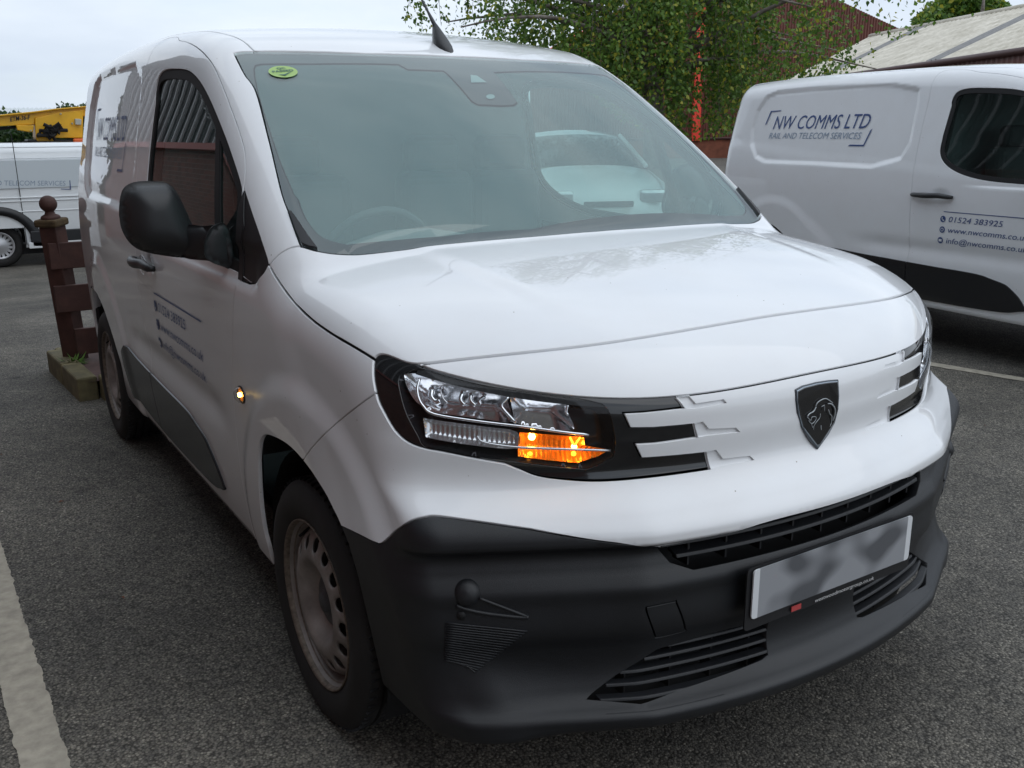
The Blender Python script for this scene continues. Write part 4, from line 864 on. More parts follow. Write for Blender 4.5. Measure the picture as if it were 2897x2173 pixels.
# painted bay lines, worn and ragged at the edges
M_line = mat('line_paint', (.37, .335, .27), .8, var=.25, vscale=22, bump=.6, bscale=160)
def line(p0, p1, w, seed):
    r = random.Random(seed); n = 260; p0 = np.array(p0); p1 = np.array(p1); d = p1-p0; Ln = np.linalg.norm(d); d /= Ln; s = np.array([-d[1], d[0]]); V = []; F = []; ja = jb = 0
    for i in range(n+1):
        t = Ln*i/n; ja = ja*.6+r.uniform(-1, 1)*.0032; jb = jb*.6+r.uniform(-1, 1)*.0032
        for k, q in enumerate((w/2+ja, w/4, -w/4, -w/2+jb)):
            c = p0+d*t+s*q; V.append((c[0], c[1], float(gz(c[0], c[1]))+.004))
    for i in range(n):
        for k in range(3): F.append((4*i+k, 4*i+4+k, 4*i+5+k, 4*i+1+k))
    return tag(mesh('bay_line', V, F, M_line, None, False), kind='structure')
line((-1.575, 3.4), (-1.515, .35), .105, 3); line((-1.515, .35), (-1.47, -2.0), .105, 5)
line((3.25, 5.2), (3.93, 1.75), .095, 4); line((3.93, 1.75), (4.2, .2), .095, 8)
# loose grit and leaves lying on the asphalt
M_grit = mat('grit', (.34, .32, .28), .8, var=.4, vscale=30); r = random.Random(5); b = MB()
def pebble(b, x, y, s):
    z = float(gz(x, y)); V = []; k = 6
    for j in range(k): a = 2*math.pi*j/k+r.random()*.5; V.append((x+s*math.cos(a)*r.uniform(.6, 1), y+s*math.sin(a)*r.uniform(.6, 1), z+s*r.uniform(.1, .3)))
    V += [(x, y, z+s*.8), (x, y, z)]; b.add(V, [(j, (j+1) % k, k) for j in range(k)]+[((j+1) % k, j, k+1) for j in range(k)])
for _ in range(420): pebble(b, r.uniform(-2.2, 3.2), r.uniform(-1.0, 4.0), r.choice((.0015, .002, .003, .004)))
for cx_, cy_, n_ in ((-.12, -.35, 26), (.03, -.45, 14), (1.2, .0, 10), (1.6, .6, 20), (-1.1, 3.2, 14)):
    for _ in range(n_): pebble(b, cx_+r.gauss(0, .09), cy_+r.gauss(0, .09), r.choice((.003, .004, .005)))
tag(b.obj('loose_grit', M_grit), kind='stuff')
M_dead = mat('dead_leaf', (.16, .06, .03), .8, var=.5, vscale=20)
b = MB()
for _ in range(34):
    x, y = r.uniform(-2, 4), r.uniform(-.6, 6); a = r.random()*6.28; s = r.uniform(.008, .016); z = float(gz(x, y))+.003; b.add([(x+s*math.cos(a), y+s*math.sin(a), z), (x+s*.5*math.cos(a+1.5), y+s*.5*math.sin(a+1.5), z+.004), (x-s*math.cos(a), y-s*math.sin(a), z), (x+s*.5*math.cos(a-1.5), y+s*.5*math.sin(a-1.5), z+.005)], [(0, 1, 2, 3)])
tag(b.obj('fallen_leaves', M_dead), kind='stuff')
# ---------------------------------------------------------------- kerbed planter and its timber fence
M_kerb = mat('mossy_kerb', (.13, .115, .07), .9, var=.45, vscale=9, dirt=(.20, .17, .085), bump=.8, bscale=60)
M_bed = mat('bed_paving', (.10, .062, .055), .9, var=.3, vscale=7, bump=.6, bscale=40)
M_wood = mat('brown_stained_wood', (.060, .024, .018), .7, var=.35, vscale=10, bump=.5, bscale=70)
PLN = empty('kerbed_planter', (-.9, 4.5, 0)); tag(PLN, 'low mossy concrete kerb bed behind the foreground van at the foot of the brown post', 'planter')
def lp(v): return tuple(np.array(v)-np.array(PLN.location[:]))
A0, A1, A2, A3 = np.array([-.90, 4.47]), np.array([-.955, 5.38]), np.array([2.6, 5.62]), np.array([2.6, 4.62])
def kerb_run(a, c_, n_):
    d = (c_-a)/n_; L_ = np.linalg.norm(d); ang = math.atan2(d[1], d[0])
    for i in range(n_):
        p = a+d*(i+.5); MB().box((0, 0, 0), (L_-.012, .11, .17)).obj('kerb_stone', M_kerb, PLN, bevel=.012, seg=2); o = bpy.data.objects[-1] if False else [o for o in PLN.children][-1]; o.location = (p[0]-PLN.location.x, p[1]-PLN.location.y, .052+.004*math.sin(i*3)); o.rotation_euler = (0, 0, ang)
kerb_run(A0, A1, 2); kerb_run(A1, A2, 6); kerb_run(A0+[.06, 0], A3, 6)
MB().add([lp((*p, .11)) for p in (A0, A1, A2, A3)], [(0, 1, 2, 3)]).obj('bed_surface', M_bed, PLN)
FE = empty('timber_fence', (-.75, 5.1, .11)); tag(FE, 'short brown timber rail fence with a ball topped post behind the van', 'fence')
def fw(v): return Vector(v)-FE.location
def Yp(k, p, y): x0, y0, s = ZZ[k]; return aty((x0+s*p[0], y0+s*p[1]), y)
pa = Yp('B', (672, 1515), 5.13); pb = Yp('B', (448, 280), 5.08)
ax_ = Vector(pb-pa).normalized(); q_ = ax_.to_track_quat('Z', 'Y').to_matrix()
q_ = Matrix.Rotation(R(8), 3, 'Z') @ q_ if False else q_
Lp = (Vector(pb)-Vector(pa)).length; pw = .108
MB().box(fw((Vector(pa)+Vector(pb))/2), (pw, pw, Lp), q_).obj('post', M_wood, FE, bevel=.006)
M_moss = mat('mossy_wood', (.07, .045, .02), .9, var=.5, vscale=20)
MB().box(fw(Vector(pb)+ax_*.012), (pw+.035, pw+.035, .045), q_).obj('post_cap', M_moss, FE, bevel=.012)
b = MB(); Mt = Matrix.Translation(fw(Vector(pb)+ax_*.03)) @ q_.to_4x4(); rb_ = .050
b.lathe([(.052, 0), (.056, .012), (.050, .022), (.030, .032), (.026, .045)]+[(rb_*math.sin(t), .092-rb_*math.cos(t)) for t in np.linspace(.55, math.pi, 12)], 28, Mt); b.obj('ball_finial', M_wood, FE, True)
for i, (l, t0, b0) in enumerate(((412, 447, 675), (462, 818, 1050), (642, 1188, 1412))):
    c0 = Yp('B', (l, t0), 5.02); c1_ = Yp('B', (l+20, b0), 5.02); h = c0[2]-c1_[2]; zc = (c0[2]+c1_[2])/2
    MB().box(fw((c0[0]+1.2, 5.035, zc)), (2.4, .035, h)).obj('rail', M_wood, FE, bevel=.004)
for x in (1.45,):
    MB().box(fw((x, 5.13, .5)), (pw, pw, 1.0)).obj('post', M_wood, FE, bevel=.006)
# weed
M_weed = mat('weed_green', (.10, .20, .035), .6); b = MB(); wp = np.array(Yp('B', (640, 1520), 4.98)); wp[2] = .11
for i in range(46):
    a = r.random()*6.28; l = r.uniform(.03, .10); e_ = r.uniform(.2, 1.1); d = Vector((math.cos(a)*math.cos(e_), math.sin(a)*math.cos(e_), math.sin(e_))); s = d.cross(Vector((0, 0, 1))).normalized()*.009; o_ = Vector((r.gauss(0, .03), r.gauss(0, .02), 0)); b.add([o_, o_+d*l*.5+s, o_+d*l, o_+d*l*.5-s], [(0, 1, 2, 3)])
wo = b.obj('weed', M_weed); wo.location = wp; tag(wo, 'small green weed growing at the foot of the brown fence post', 'plant')
# ================================================================ second van of the same kind, nearly side on
SH = .38
def warp_mesh(me):
    k = me.name+'_long'
    if k in bpy.data.meshes: return bpy.data.meshes[k]
    m2 = me.copy(); m2.name = k; co = np.empty(len(m2.vertices)*3); m2.vertices.foreach_get('co', co); co = co.reshape(-1, 3); co[:, 1] += SH*np.clip((co[:, 1]-2.8)/.45, 0, 1); m2.vertices.foreach_set('co', co.ravel()); m2.update(); return m2
def copy_tree(o, parent, depth=0):
    if parent is not None and (o.name.startswith(('sticker', 'indicator_bulb', 'lit_streak', 'repeater_bulb', 'holder'))): return None
    c = o.copy(); COL.objects.link(c); c.parent = parent
    if o.type == 'MESH' and depth == 1 and o.name.split('.')[0] in ('body_side', 'roof', 'rear_door', 'rear_bumper', 'underbody', 'side_lettering', 'gap_shade', 'wheel_arch_liner', 'side_cladding', 'roof_lining') : c.data = warp_mesh(o.data)
    if o.parent and o.parent.name.startswith('side_lettering'):
        c.data = o.data.copy()
        for v in c.data.vertices: v.co.y = 3.14+(v.co.y-3.02)*1.34; v.co.x -= .002
    if depth == 1 and o.name.startswith('wheel') and o.type == 'EMPTY' and o.location.y > 3: c.location.y += SH
    for ch in list(o.children): copy_tree(ch, c, depth+1)
    return c
V2N = copy_tree(VAN, None)
V2N.location = (4.745, .085, .03); V2N.rotation_euler = (0, 0, R(-6.6)); V2N['label'] = 'longer white panel van parked side on at the right edge, blue lettering on its flank'
for o in V2N.children_recursive:      # its lamps are off
    if o.type == 'MESH' and o.data.materials and o.data.materials[0] == M_amt:
        o.data = o.data.copy(); o.data.materials[0] = M_rib
# ================================================================ distant van on the lower ground, left
M_w2 = mat('far_white', (.74, .77, .79), .35, coat=.6)
yF = 15.6; zF = float(gz(0, yF)); FV = empty('panel_van', (.3, yF, zF)); tag(FV, 'distant white high roof van on the left, beyond the brown ball topped fence post', 'van', 'white panel vans of the telecom firm')
def fp(k, p, y=yF): x0, y0, s = ZZ[k]; return Vector(aty((x0+s*p[0], y0+s*p[1]), y))-FV.location
ztop = fp('A', (400, 1236)).z; whc = fp('B', (12, 525)); rwh = .345
zs_ = [.30, .42, .62, .95, 1.25, 1.62, ztop-.34, ztop-.16, ztop-.05, ztop]; ys_ = [.03, .0, .0, -.015, .0, .02, .07, .11, .19, .45]
Xs = np.concatenate([[-2.6, -2.55], np.arange(-2.4, 5, .15)]); b = MB(); V = []; nz = len(zs_)
cxw = whc.x
for x in Xs:
    for z, y in zip(zs_, ys_):
        V.append((x, y-(.02 if abs(z-.62) < .1 else 0), z))
F = []
for i in range(len(Xs)-1):
    for j in range(nz-1):
        xm = (Xs[i]+Xs[i+1])/2; zm = (zs_[j]+zs_[j+1])/2
        if math.hypot(xm-cxw, zm-rwh) < .43: continue
        F.append((i*nz+j, (i+1)*nz+j, (i+1)*nz+j+1, i*nz+j+1))
o = mesh('body', V, F, M_w2, FV, True)
MB().add([(-2.6, .45, ztop), (4.95, .45, ztop), (4.95, 1.6, ztop), (-2.6, 1.6, ztop)], [(0, 1, 2, 3)]).add([(-2.6, .0, .3), (-2.6, 2, .3), (-2.6, 2, ztop), (-2.6, .3, ztop)], [(0, 1, 2, 3)]).add([(4.95, .0, .3), (4.95, 2, .3), (4.95, 2, ztop), (4.95, .3, ztop)], [(0, 1, 2, 3)]).add([(-2.6, 2, .3), (4.95, 2, .3), (4.95, 2, ztop), (-2.6, 2, ztop)], [(0, 1, 2, 3)]).obj('shell', M_w2, FV)
clz0, clz1 = fp('B', (500, 425)).z, fp('B', (500, 325)).z
MB().box((cxw+.44+2.0, -.03, (clz0+clz1)/2), (4.0, .04, clz1-clz0)).obj('side_cladding', M_plas, FV, bevel=.015)
b = MB(); n = 20; V = []
for i in range(n+1):
    a = math.pi*(1.02-1.04*i/n)-.02; V += [(cxw+.47*math.cos(a), -.045, rwh+.02+.47*math.sin(a)), (cxw+.62*math.cos(a), -.045, rwh+.02+.62*math.sin(a)*.97), (cxw+.62*math.cos(a), .02, rwh+.02+.62*math.sin(a)*.97), (cxw+.45*math.cos(a), .10, rwh+.02+.45*math.sin(a))]
b.add(V, [(4*i+j, 4*i+4+j, 4*i+5+j, 4*i+1+j) for i in range(n) for j in range(3)]+[(4*i+3, 4*i+7, 4*i+4, 4*i) for i in range(n)]); b.obj('arch_trim', M_plas, FV, True)
zr = [fp('A', (300, q)).z for q in (1272, 1368)]+[fp('B', (300, q)).z for q in (45, 75, 165)]
for z in zr: MB().box((1.4, -.012 if z < 1.6 else .055, z), (7.2, .03, .018)).obj('body_crease', M_w2, FV, bevel=.006)
for x_ in (fp('A', (112, 1350)).x, 3.4): MB().box((x_+.02, -.008, 1.2), (.010, .03, 1.7)).obj('door_gap', M_black, FV)
MB().box((1.0, .35, .26), (6.0, .3, .16)).obj('underside', M_black, FV)
MB().box((cxw+2.4, -.02, .335), (4.0, .05, .10)).obj('sill', M_w2, FV, bevel=.01)
for xw, yw, s_ in ((cxw, .12, 1), (cxw+3.6, .12, 1), (cxw+.25, 1.75, 1)):
    w = empty('wheel', (xw, yw, rwh)); w.parent = FV; M = Matrix(((1, 0, 0, 0), (0, 0, -1, 0), (0, 1, 0, 0), (0, 0, 0, 1)))
    b = MB(); b.lathe([(.21, -.01), (.22, .012), (.26, .025), (.31, .018), (.34, -.01), (rwh, -.04), (rwh, -.18), (.3, -.2), (.2, -.2)], 40, M); b.obj('tyre', M_rub, w, True)
    b = MB(); b.lathe([(.215, .008), (.205, .016), (.195, .006), (.18, -.004), (.10, .006), (.06, .022), (0, .026)], 40, M); b.obj('wheel_trim', mat('silver_trim', (.50, .51, .53), .35, metal=.5), w, True)
    for i in range(16):
        a = 2*math.pi*i/16; V = [M @ Vector((rr*math.cos(a+da), rr*math.sin(a+da), hh)) for rr, da, hh in ((.125, 0, .010), (.182, -.10, .004), (.182, .10, .004))]; b = MB().add(V, [(0, 1, 2)]); b.obj('trim_slot', M_black, w)
def fdec(name, body, p0, p1, hpx, m, shear=.2):
    a = fp('A', p0); c = fp('A', p1); Vv, Fc = textmesh(body, shear); x0, x1 = Vv[:, 0].min(), Vv[:, 0].max(); h = hpx*.3273*17/FPX
    P = np.stack([a.x+(c.x-a.x)*(Vv[:, 0]-x0)/(x1-x0), 0*Vv[:, 0]-.022, a.z+(c.z-a.z)*(Vv[:, 0]-x0)/(x1-x0)+Vv[:, 1]/.7*h], 1); mesh(name, P, Fc, m, FV, False)
fdec('lettering', 'RAIL AND TELECOM SERVICES', (-265, 1602), (568, 1604), 36, M_decg, .15)
a = fp('A', (0, 0)); 
for pl in ([(523, 1636), (612, 1640), (612, 1634), (527, 1630)], [(612, 1640), (606, 1560), (598, 1558), (603, 1640)]): MB().add([(*[fp('A', p).x], -.022, fp('A', p).z) for p in pl], [(0, 1, 2, 3)]).obj('logo_bracket', M_dec, FV)
MB().box((fp('A', (280, 1510)).x, -.019, fp('A', (280, 1505)).z), (2.1, .003, .42)).obj('backing_panel', mat('film_panel', (.60, .66, .70), .5), FV)
# ================================================================ yellow boom on a lorry behind it
M_yel = mat('lift_yellow', (.78, .42, .012), .4, var=.12, vscale=3); yB = 19.5
BL = empty('boom_lift', (.5, yB, float(gz(.5, yB)))); tag(BL, 'yellow access platform boom with black lettering standing behind the distant white van', 'boom lift')
def bp(p, y=yB): x0, y0, s = ZZ['A']; return Vector(aty((s*p[0], s*p[1]), y))-BL.location
def bslab(name, px, th, m, dy=0):
    P = [bp(p, yB+dy) for p in px]; n = len(P); b = MB(); V = P+[p+Vector((0, th, 0)) for p in P]; b.add(V, [tuple(range(n)), tuple(range(n, 2*n))[::-1]]+[(i, n+i, n+(i+1) % n, (i+1) % n) for i in range(n)]); return b.obj(name, m, BL, bevel=.012)
bslab('boom', [(-900, 1090), (-900, 1010), (0, 1003), (300, 974), (480, 948), (727, 926), (900, 905), (900, 1010), (700, 1000), (300, 1022), (300, 1078), (140, 1084), (0, 1092)], .35, M_yel)
bslab('boom_top_plate', [(-900, 1000), (0, 992), (300, 962), (480, 938), (728, 918), (900, 900), (900, 908), (728, 929), (480, 950), (300, 976), (0, 1005), (-900, 1014)], .5, M_yel, -.08)
bslab('turret', [(302, 1024), (500, 972), (720, 950), (715, 1192), (310, 1192)], .5, M_yel, -.04)
bslab('link_arm', [(140, 1082), (296, 1084), (284, 1142), (262, 1144), (150, 1124)], .2, M_yel, -.05)
bslab('turret_foot', [(310, 1190), (470, 1190), (462, 1222), (322, 1222)], .5, M_yel, -.02)
bslab('dark_strut', [(-400, 1100), (0, 1098), (138, 1086), (145, 1108), (0, 1128), (-400, 1132)], .15, M_black, .1)
r2 = random.Random(3); hy = MB()
for i in range(16): q = bp((345+r2.random()*165, 1100+r2.random()*62), yB-.12); hy.tube([q, q+Vector((r2.uniform(-.15, .15), -.05, r2.uniform(-.08, .1))), q+Vector((r2.uniform(-.2, .2), 0, r2.uniform(-.12, .05)))], .035, 6)
tag(hy.obj('hydraulic_hoses', M_black, BL), kind='stuff'); bslab('slew_ring', [(240, 1206), (680, 1208), (680, 1228), (240, 1226)], .6, M_plas2)
bslab('control_box', [(648, 1026), (705, 1030), (702, 1082), (652, 1078)], .08, mat('box_grey', (.45, .46, .42), .5), -.12)
for p in ((625, 1068), (268, 1130), (525, 985), (330, 1180)): bslab('pin', [(p[0]+10*math.cos(t), p[1]+10*math.sin(t)) for t in np.linspace(0, 6.28, 9)[:-1]], .03, mat('pin_grey', (.4, .36, .25), .5), -.09)
Vv, Fc = textmesh('ETM-36-F', .25, .02); x0, x1 = Vv[:, 0].min(), Vv[:, 0].max(); c0, c1_ = bp((88, 1050), yB-.015), bp((266, 1030), yB-.015)
mesh('lettering', [(c0.x+(c1_.x-c0.x)*(v[0]-x0)/(x1-x0), c0.y, c0.z+(c1_.z-c0.z)*(v[0]-x0)/(x1-x0)+v[1]/.7*.082) for v in Vv], Fc, mat('black_letters', (.03, .025, .02), .5), BL, False)
bc = bp((666, 1224)); MB().box(bc+Vector((0, -.2, 0)), (.2, .1, .12)).obj('beacon', mat('beacon_orange', (.75, .13, .02), .4), BL, bevel=.03)
MB().box((.6, .5, .75), (7.5, 1.9, .5)).obj('lorry_chassis', M_black, BL); MB().box((2.5, .5, 1.35), (3.6, 1.9, .5)).obj('lorry_bed', M_yel, BL)
b = MB(); b.lathe([(.4, -.9), (.4, bp((0, 1225)).z-1.9)], 20, Matrix.Translation((bp((400, 1200)).x, .3, 1.9))); b.obj('turret_column', M_plas2, BL)
# ================================================================ foliage
def leafmat(name, c0, c1, c2):
    m = bpy.data.materials.new(name); m.use_nodes = True; T = m.node_tree; B = T.nodes['Principled BSDF']; B.inputs['Roughness'].default_value = .5
    g = T.nodes.new('ShaderNodeNewGeometry'); c = T.nodes.new('ShaderNodeValToRGB'); e = c.color_ramp.elements; e[0].color = (*c0, 1); e[1].color = (*c1, 1); e[1].position = .8; q = e.new(.97); q.color = (*c2, 1)
    T.links.new(g.outputs['Random Per Island'], c.inputs[0]); T.links.new(c.outputs[0], B.inputs['Base Color'])
    t = T.nodes.new('ShaderNodeBsdfTranslucent'); T.links.new(c.outputs[0], t.inputs[0]); x = T.nodes.new('ShaderNodeMixShader'); x.inputs[0].default_value = .42
    o = T.nodes['Material Output']; T.links.new(B.outputs[0], x.inputs[1]); T.links.new(t.outputs[0], x.inputs[2]); T.links.new(x.outputs[0], o.inputs[0]); return m
M_birch = leafmat('birch_leaves', (.045, .10, .018), (.15, .27, .04), (.38, .36, .04)); M_hedge = leafmat('hedge_leaves', (.012, .035, .010), (.04, .085, .02), (.09, .13, .03)); M_conif = leafmat('conifer_leaves', (.012, .03, .012), (.03, .06, .02), (.05, .08, .02))
M_bark = mat('birch_bark', (.11, .085, .065), .9, var=.5, vscale=7, dirt=(.26, .23, .20), bump=.8, bscale=30)
def leaves(C, S, rng, up=.3):
    """kite-shaped leaves at centres C, sizes S"""
    n = len(C); d = rng.normal(size=(n, 3)); d[:, 2] -= .9; d /= np.linalg.norm(d, axis=1, keepdims=True); s = np.cross(d, rng.normal(size=(n, 3))); s /= np.linalg.norm(s, axis=1, keepdims=True); nn = np.cross(d, s)
    S = S[:, None]; V = np.stack([C, C+d*S*.35+s*S*.36, C+d*S, C+d*S*.35-s*S*.36], 1); V[:, 1] += nn*S*.10; V[:, 3] += nn*S*.10
    return V.reshape(-1, 3), (np.arange(n)[:, None]*4+np.array([0, 1, 2, 3]))
def fastmesh(name, V, Q, m, parent):
    me = bpy.data.meshes.new(name); me.vertices.add(len(V)); me.vertices.foreach_set('co', np.ascontiguousarray(V, dtype=np.float32).ravel()); k = Q.shape[1]; me.loops.add(Q.size); me.loops.foreach_set('vertex_index', Q.astype(np.int32).ravel()); me.polygons.add(len(Q)); me.polygons.foreach_set('loop_start', np.arange(0, Q.size, k, dtype=np.int32)); me.update(calc_edges=True); return link(name, me, m, parent)
rng = np.random.default_rng(4)
def atdepth(px, dist):
    d = camdir(px); return CAM+d*dist      # dist along the optical axis
# birch
TB = atdepth((1850, 420), 12.5); TB[2] = float(gz(TB[0], TB[1])); TR = empty('birch_tree', tuple(TB)); tag(TR, 'large leafy birch tree with hanging branches beyond the foreground van', 'tree')
def tl(v): return Vector(v)-Vector(TB)
tp = [TB, atdepth((1850, 330), 12.5), atdepth((1835, 200), 12.5), atdepth((1805, 60), 12.5), atdepth((1790, -120), 12.6), atdepth((1800, -420), 12.6), atdepth((1790, -900), 12.6), atdepth((1800, -1200), 12.6)]
MB().tube([tl(p) for p in spl(tp, 4)], list(np.linspace(.155, .03, 29)), 12).obj('trunk', M_bark, TR, True)
br = MB(); rr_ = random.Random(11); limbs = []
def limb(p0, p1, r0, r1, sag=.0):
    p0 = np.array(p0); p1 = np.array(p1); P = []
    for t in np.linspace(0, 1, 9): q = p0+(p1-p0)*t; q = q+np.array([rr_.gauss(0, .04), rr_.gauss(0, .04), sag*math.sin(math.pi*t)]); P.append(q)
    br.tube([tl(p) for p in P], list(np.linspace(r0, r1, 9)), 7); limbs.append(P)
trk = spl(tp, 4); right_ = _r.copy(); right_[2] = 0; fwd_ = _f.copy(); fwd_[2] = 0; fwd_ /= np.linalg.norm(fwd_)
for i in range(46):
    k = int(6+rr_.random()*20); p0 = trk[k]; a = rr_.random()*2*math.pi; l = rr_.uniform(1.6, 3.4)*(1.15-.5*(p0[2]/7)); limb(p0, p0+right_*math.cos(a)*l+fwd_*math.sin(a)*l*.8+np.array([0, 0, rr_.uniform(.1, 1.2)]), .045, .008, .3)
for px0, px1, dd in (((1830, 150), (1220, -60), 12), ((1820, 90), (1400, -20), 11.5), ((1810, 60), (2250, -40), 11.4), ((1810, 20), (2520, -60), 10.8), ((1835, 250), (2080, 170), 11.9), ((1800, 0), (2300, 20), 11.2), ((1840, 300), (1990, 60), 12.2), ((1835, 230), (1700, 60), 12.3), ((1812, 60), (2700, -80), 11)):
    limb(atdepth(px0, 12.5), atdepth(px1, dd), .05, .01, .15)
tag(br.obj('limbs', M_bark, TR, True), kind='stuff')
# hanging twigs with leaves
env_x = [1150, 1180, 1240, 1330, 1450, 1560, 1650, 1750, 1850, 1960, 2060, 2160, 2260, 2350, 2440, 2500, 2560, 2640, 2720]
env_y = [60, 95, 100, 120, 150, 170, 230, 330, 370, 390, 370, 300, 260, 235, 205, 110, 95, 60, 30]
Cs = []; Ss = []; tw_ = MB()
def inenv(P):
    d = P-CAM; z = d@_f; u = 1448.5+FPX*(d@_r)/z; v = 1086.5-FPX*(d@_u)/z; return (v < np.interp(u, env_x, env_y)+8) & (u > 1140) & (u < 2760) & ((u < 2130) | (rng.uniform(size=len(u)) < .55))
clump = [limbs[rr_.randrange(len(limbs))][rr_.randrange(2, 9)]+rng.normal(size=3)*np.array([.4, .4, .3]) for _ in range(520)]
for i in range(4600):
    p = clump[rr_.randrange(len(clump))]+rng.normal(size=3)*np.array([.11, .11, .08]); ln = rr_.uniform(.3, 1.3); n = int(ln*20); t = np.linspace(0, 1, n)[:, None]; dr = rng.normal(size=3)*.35
    P = p+np.array([0, 0, -1.])*ln*t+dr*np.array([1, 1, .2])*ln*np.sqrt(t)*.6; P = P+rng.normal(size=P.shape)*.035
    k = inenv(P); dP = P-CAM; uu = 1448.5+FPX*(dP@_r)/(dP@_f); vv = 1086.5-FPX*(dP@_u)/(dP@_f); k &= ~((((uu > 1935) & (uu < 2005) & (vv > 30)) | ((uu > 1815) & (uu < 1890) & (vv > 60))) & (rng.uniform(size=len(uu)) < .6))
    if k.sum(): Cs.append(P[k]); Ss.append(rng.uniform(.040, .075, k.sum()))
    if i % 5 == 0 and k.all(): tw_.tube([tl(q) for q in P[::4]], .003, 3, False)
# the dense shaded middle
n = 24000; u = rng.uniform(1560, 2200, n); v = rng.uniform(-500, 400, n); dd = rng.uniform(11.6, 14.0, n); keep = v < np.interp(u, env_x, env_y)-rng.exponential(45, n)
cl_ = np.sin(u*.021+1)+np.sin(v*.034)+np.sin(u*.052-v*.047)+rng.normal(size=n)*.5; keep &= cl_ > -.55; keep &= ~((((u > 1935) & (u < 2005) & (v > 30)) | ((u > 1815) & (u < 1890) & (v > 60))) & (rng.uniform(size=n) < .65))
P = np.array([CAM+camdir((a, b_))*d_ for a, b_, d_ in zip(u[keep], v[keep], dd[keep])]); Cs.append(P); Ss.append(rng.uniform(.045, .075, len(P)))
C_ = np.vstack(Cs)-TB; V, Q = leaves(C_, np.concatenate(Ss), rng); tag(fastmesh('crown', V, Q, M_birch, TR), kind='stuff'); tag(tw_.obj('twigs', M_bark, TR), kind='stuff')
def bushmass(name, px0, px1, ytop, ybot, d0, d1, n, s0, s1, m, label, cat, trunk=True):
    base = atdepth(((px0+px1)/2, 500), (d0+d1)/2); base[2] = float(gz(base[0], base[1])); o = empty(name, tuple(base)); tag(o, label, cat)
    u = rng.uniform(px0, px1, n); f = rng.uniform(0, 1, n)**.8; top = np.interp(u, np.linspace(px0, px1, len(ytop)), ytop)+rng.normal(size=n)*4; v = top+(ybot-top)*f; dd = rng.uniform(d0, d1, n)
    P = np.array([CAM+camdir((a, b_))*d_ for a, b_, d_ in zip(u, v, dd)])-base; V, Q = leaves(P, rng.uniform(s0, s1, n), rng); tag(fastmesh('crown', V, Q, m, o), kind='stuff')
    if trunk: MB().tube([(0, 0, 0), (0, 0, P[:, 2].mean()), (0, 0, P[:, 2].max()*.9)], [.15, .1, .03], 8).obj('trunk', M_bark, o, True)
    return o
bushmass('hedge', -60, 420, [355, 358, 352, 360, 350, 356], 470, 22.5, 24, 15000, .09, .16, M_hedge, 'dark green hedge seen under the yellow boom behind the distant van', 'hedge', False)
bushmass('distant_tree', -60, 60, [322, 316, 320], 350, 27, 29, 700, .10, .2, M_hedge, 'thin treetop just above the pale roof at the far left edge', 'tree')
bushmass('distant_tree', 150, 290, [312, 290, 300, 286, 300], 345, 26, 28, 1400, .08, .16, M_hedge, 'sparse treetop above the yellow boom beside the foreground van', 'tree')
bushmass('distant_tree', 2590, 2860, [55, 15, -25, -40, -40, -10, 20], 75, 52, 56, 9000, .22, .4, M_birch, 'round green tree showing above the ridge of the cream roof', 'tree')
# ================================================================ buildings
def quadgrid(P00, P10, P11, P01, nu, nv, f):
    V = [];
    for i in range(nu+1):
        for j in range(nv+1):
            u, v = i/nu, j/nv; p = (P00*(1-u)+P10*u)*(1-v)+(P01*(1-u)+P11*u)*v; V.append(p+f(u, v))
    return V, [(i*(nv+1)+j, (i+1)*(nv+1)+j, (i+1)*(nv+1)+j+1, i*(nv+1)+j+1) for i in range(nu) for j in range(nv)]
# cream roofed shed, right
M_roof = mat('weathered_fibre_roof', (.50, .46, .37), .85, var=.25, vscale=1.4, dirt=(.62, .58, .50), bump=.4, bscale=8); M_rl = mat('dark_rooflight', (.15, .145, .14), .5, var=.2, vscale=2); M_clad = mat('brown_cladding', (.125, .050, .042), .55, var=.15, vscale=1.5); M_gut = mat('brown_gutter', (.06, .025, .022), .5)
SHED = empty('industrial_shed', tuple(atz((2500, 190), 3.5)) if False else (24, 20, 0)); tag(SHED, 'low shed with a pale weathered corrugated roof behind the right hand van', 'building')
def atzz(p, z): d = camdir(p); t = (z-CAM[2])/d[2]; return CAM+d*t
e0, e1 = atzz((2208, 236), 3.5), atzz((2897, 134), 3.5); r0, r1 = atzz((2462, 106), 6.0), atzz((2897, 23), 6.0)
ed = (e1-e0); e1 = e0+ed*1.8; r1 = r0+(r1-r0)/np.linalg.norm(r1-r0)*np.linalg.norm(ed)*1.8; so_ = np.array(SHED.location[:])
Ln = np.linalg.norm(e1-e0); nw = int(Ln/.30); up = np.cross(e1-e0, r0-e0); up /= np.linalg.norm(up); up = up if up[2] > 0 else -up
def roofpart(u0, u1, m, name, lift=0):
    n_ = max(1, int(round(nw*(u1-u0)))); V, F = quadgrid(e0+(e1-e0)*u0-so_, e0+(e1-e0)*u1-so_, r0+(r1-r0)*u1-so_, r0+(r1-r0)*u0-so_, n_*6, 4, lambda u, v: up*(.035*math.sin(u*n_*2*math.pi)+lift+.012*math.floor(v*4-.01))); return mesh(name, V, F, m, SHED, True)
cuts = [0, .13, .155, .40, .425, .67, .695, 1.0]
for i in range(7): roofpart(cuts[i], cuts[i+1], M_rl if i % 2 else M_roof, 'rooflight' if i % 2 else 'roof_sheeting', .02 if i % 2 else 0)
V = [e0-so_, e1-so_, (e1*[1, 1, 0])-so_, (e0*[1, 1, 0])-so_]
nwv = int(Ln/.25); wn_ = np.cross(e1-e0, [0, 0, 1.]); wn_ /= np.linalg.norm(wn_)
if wn_@(CAM-e0) < 0: wn_ = -wn_
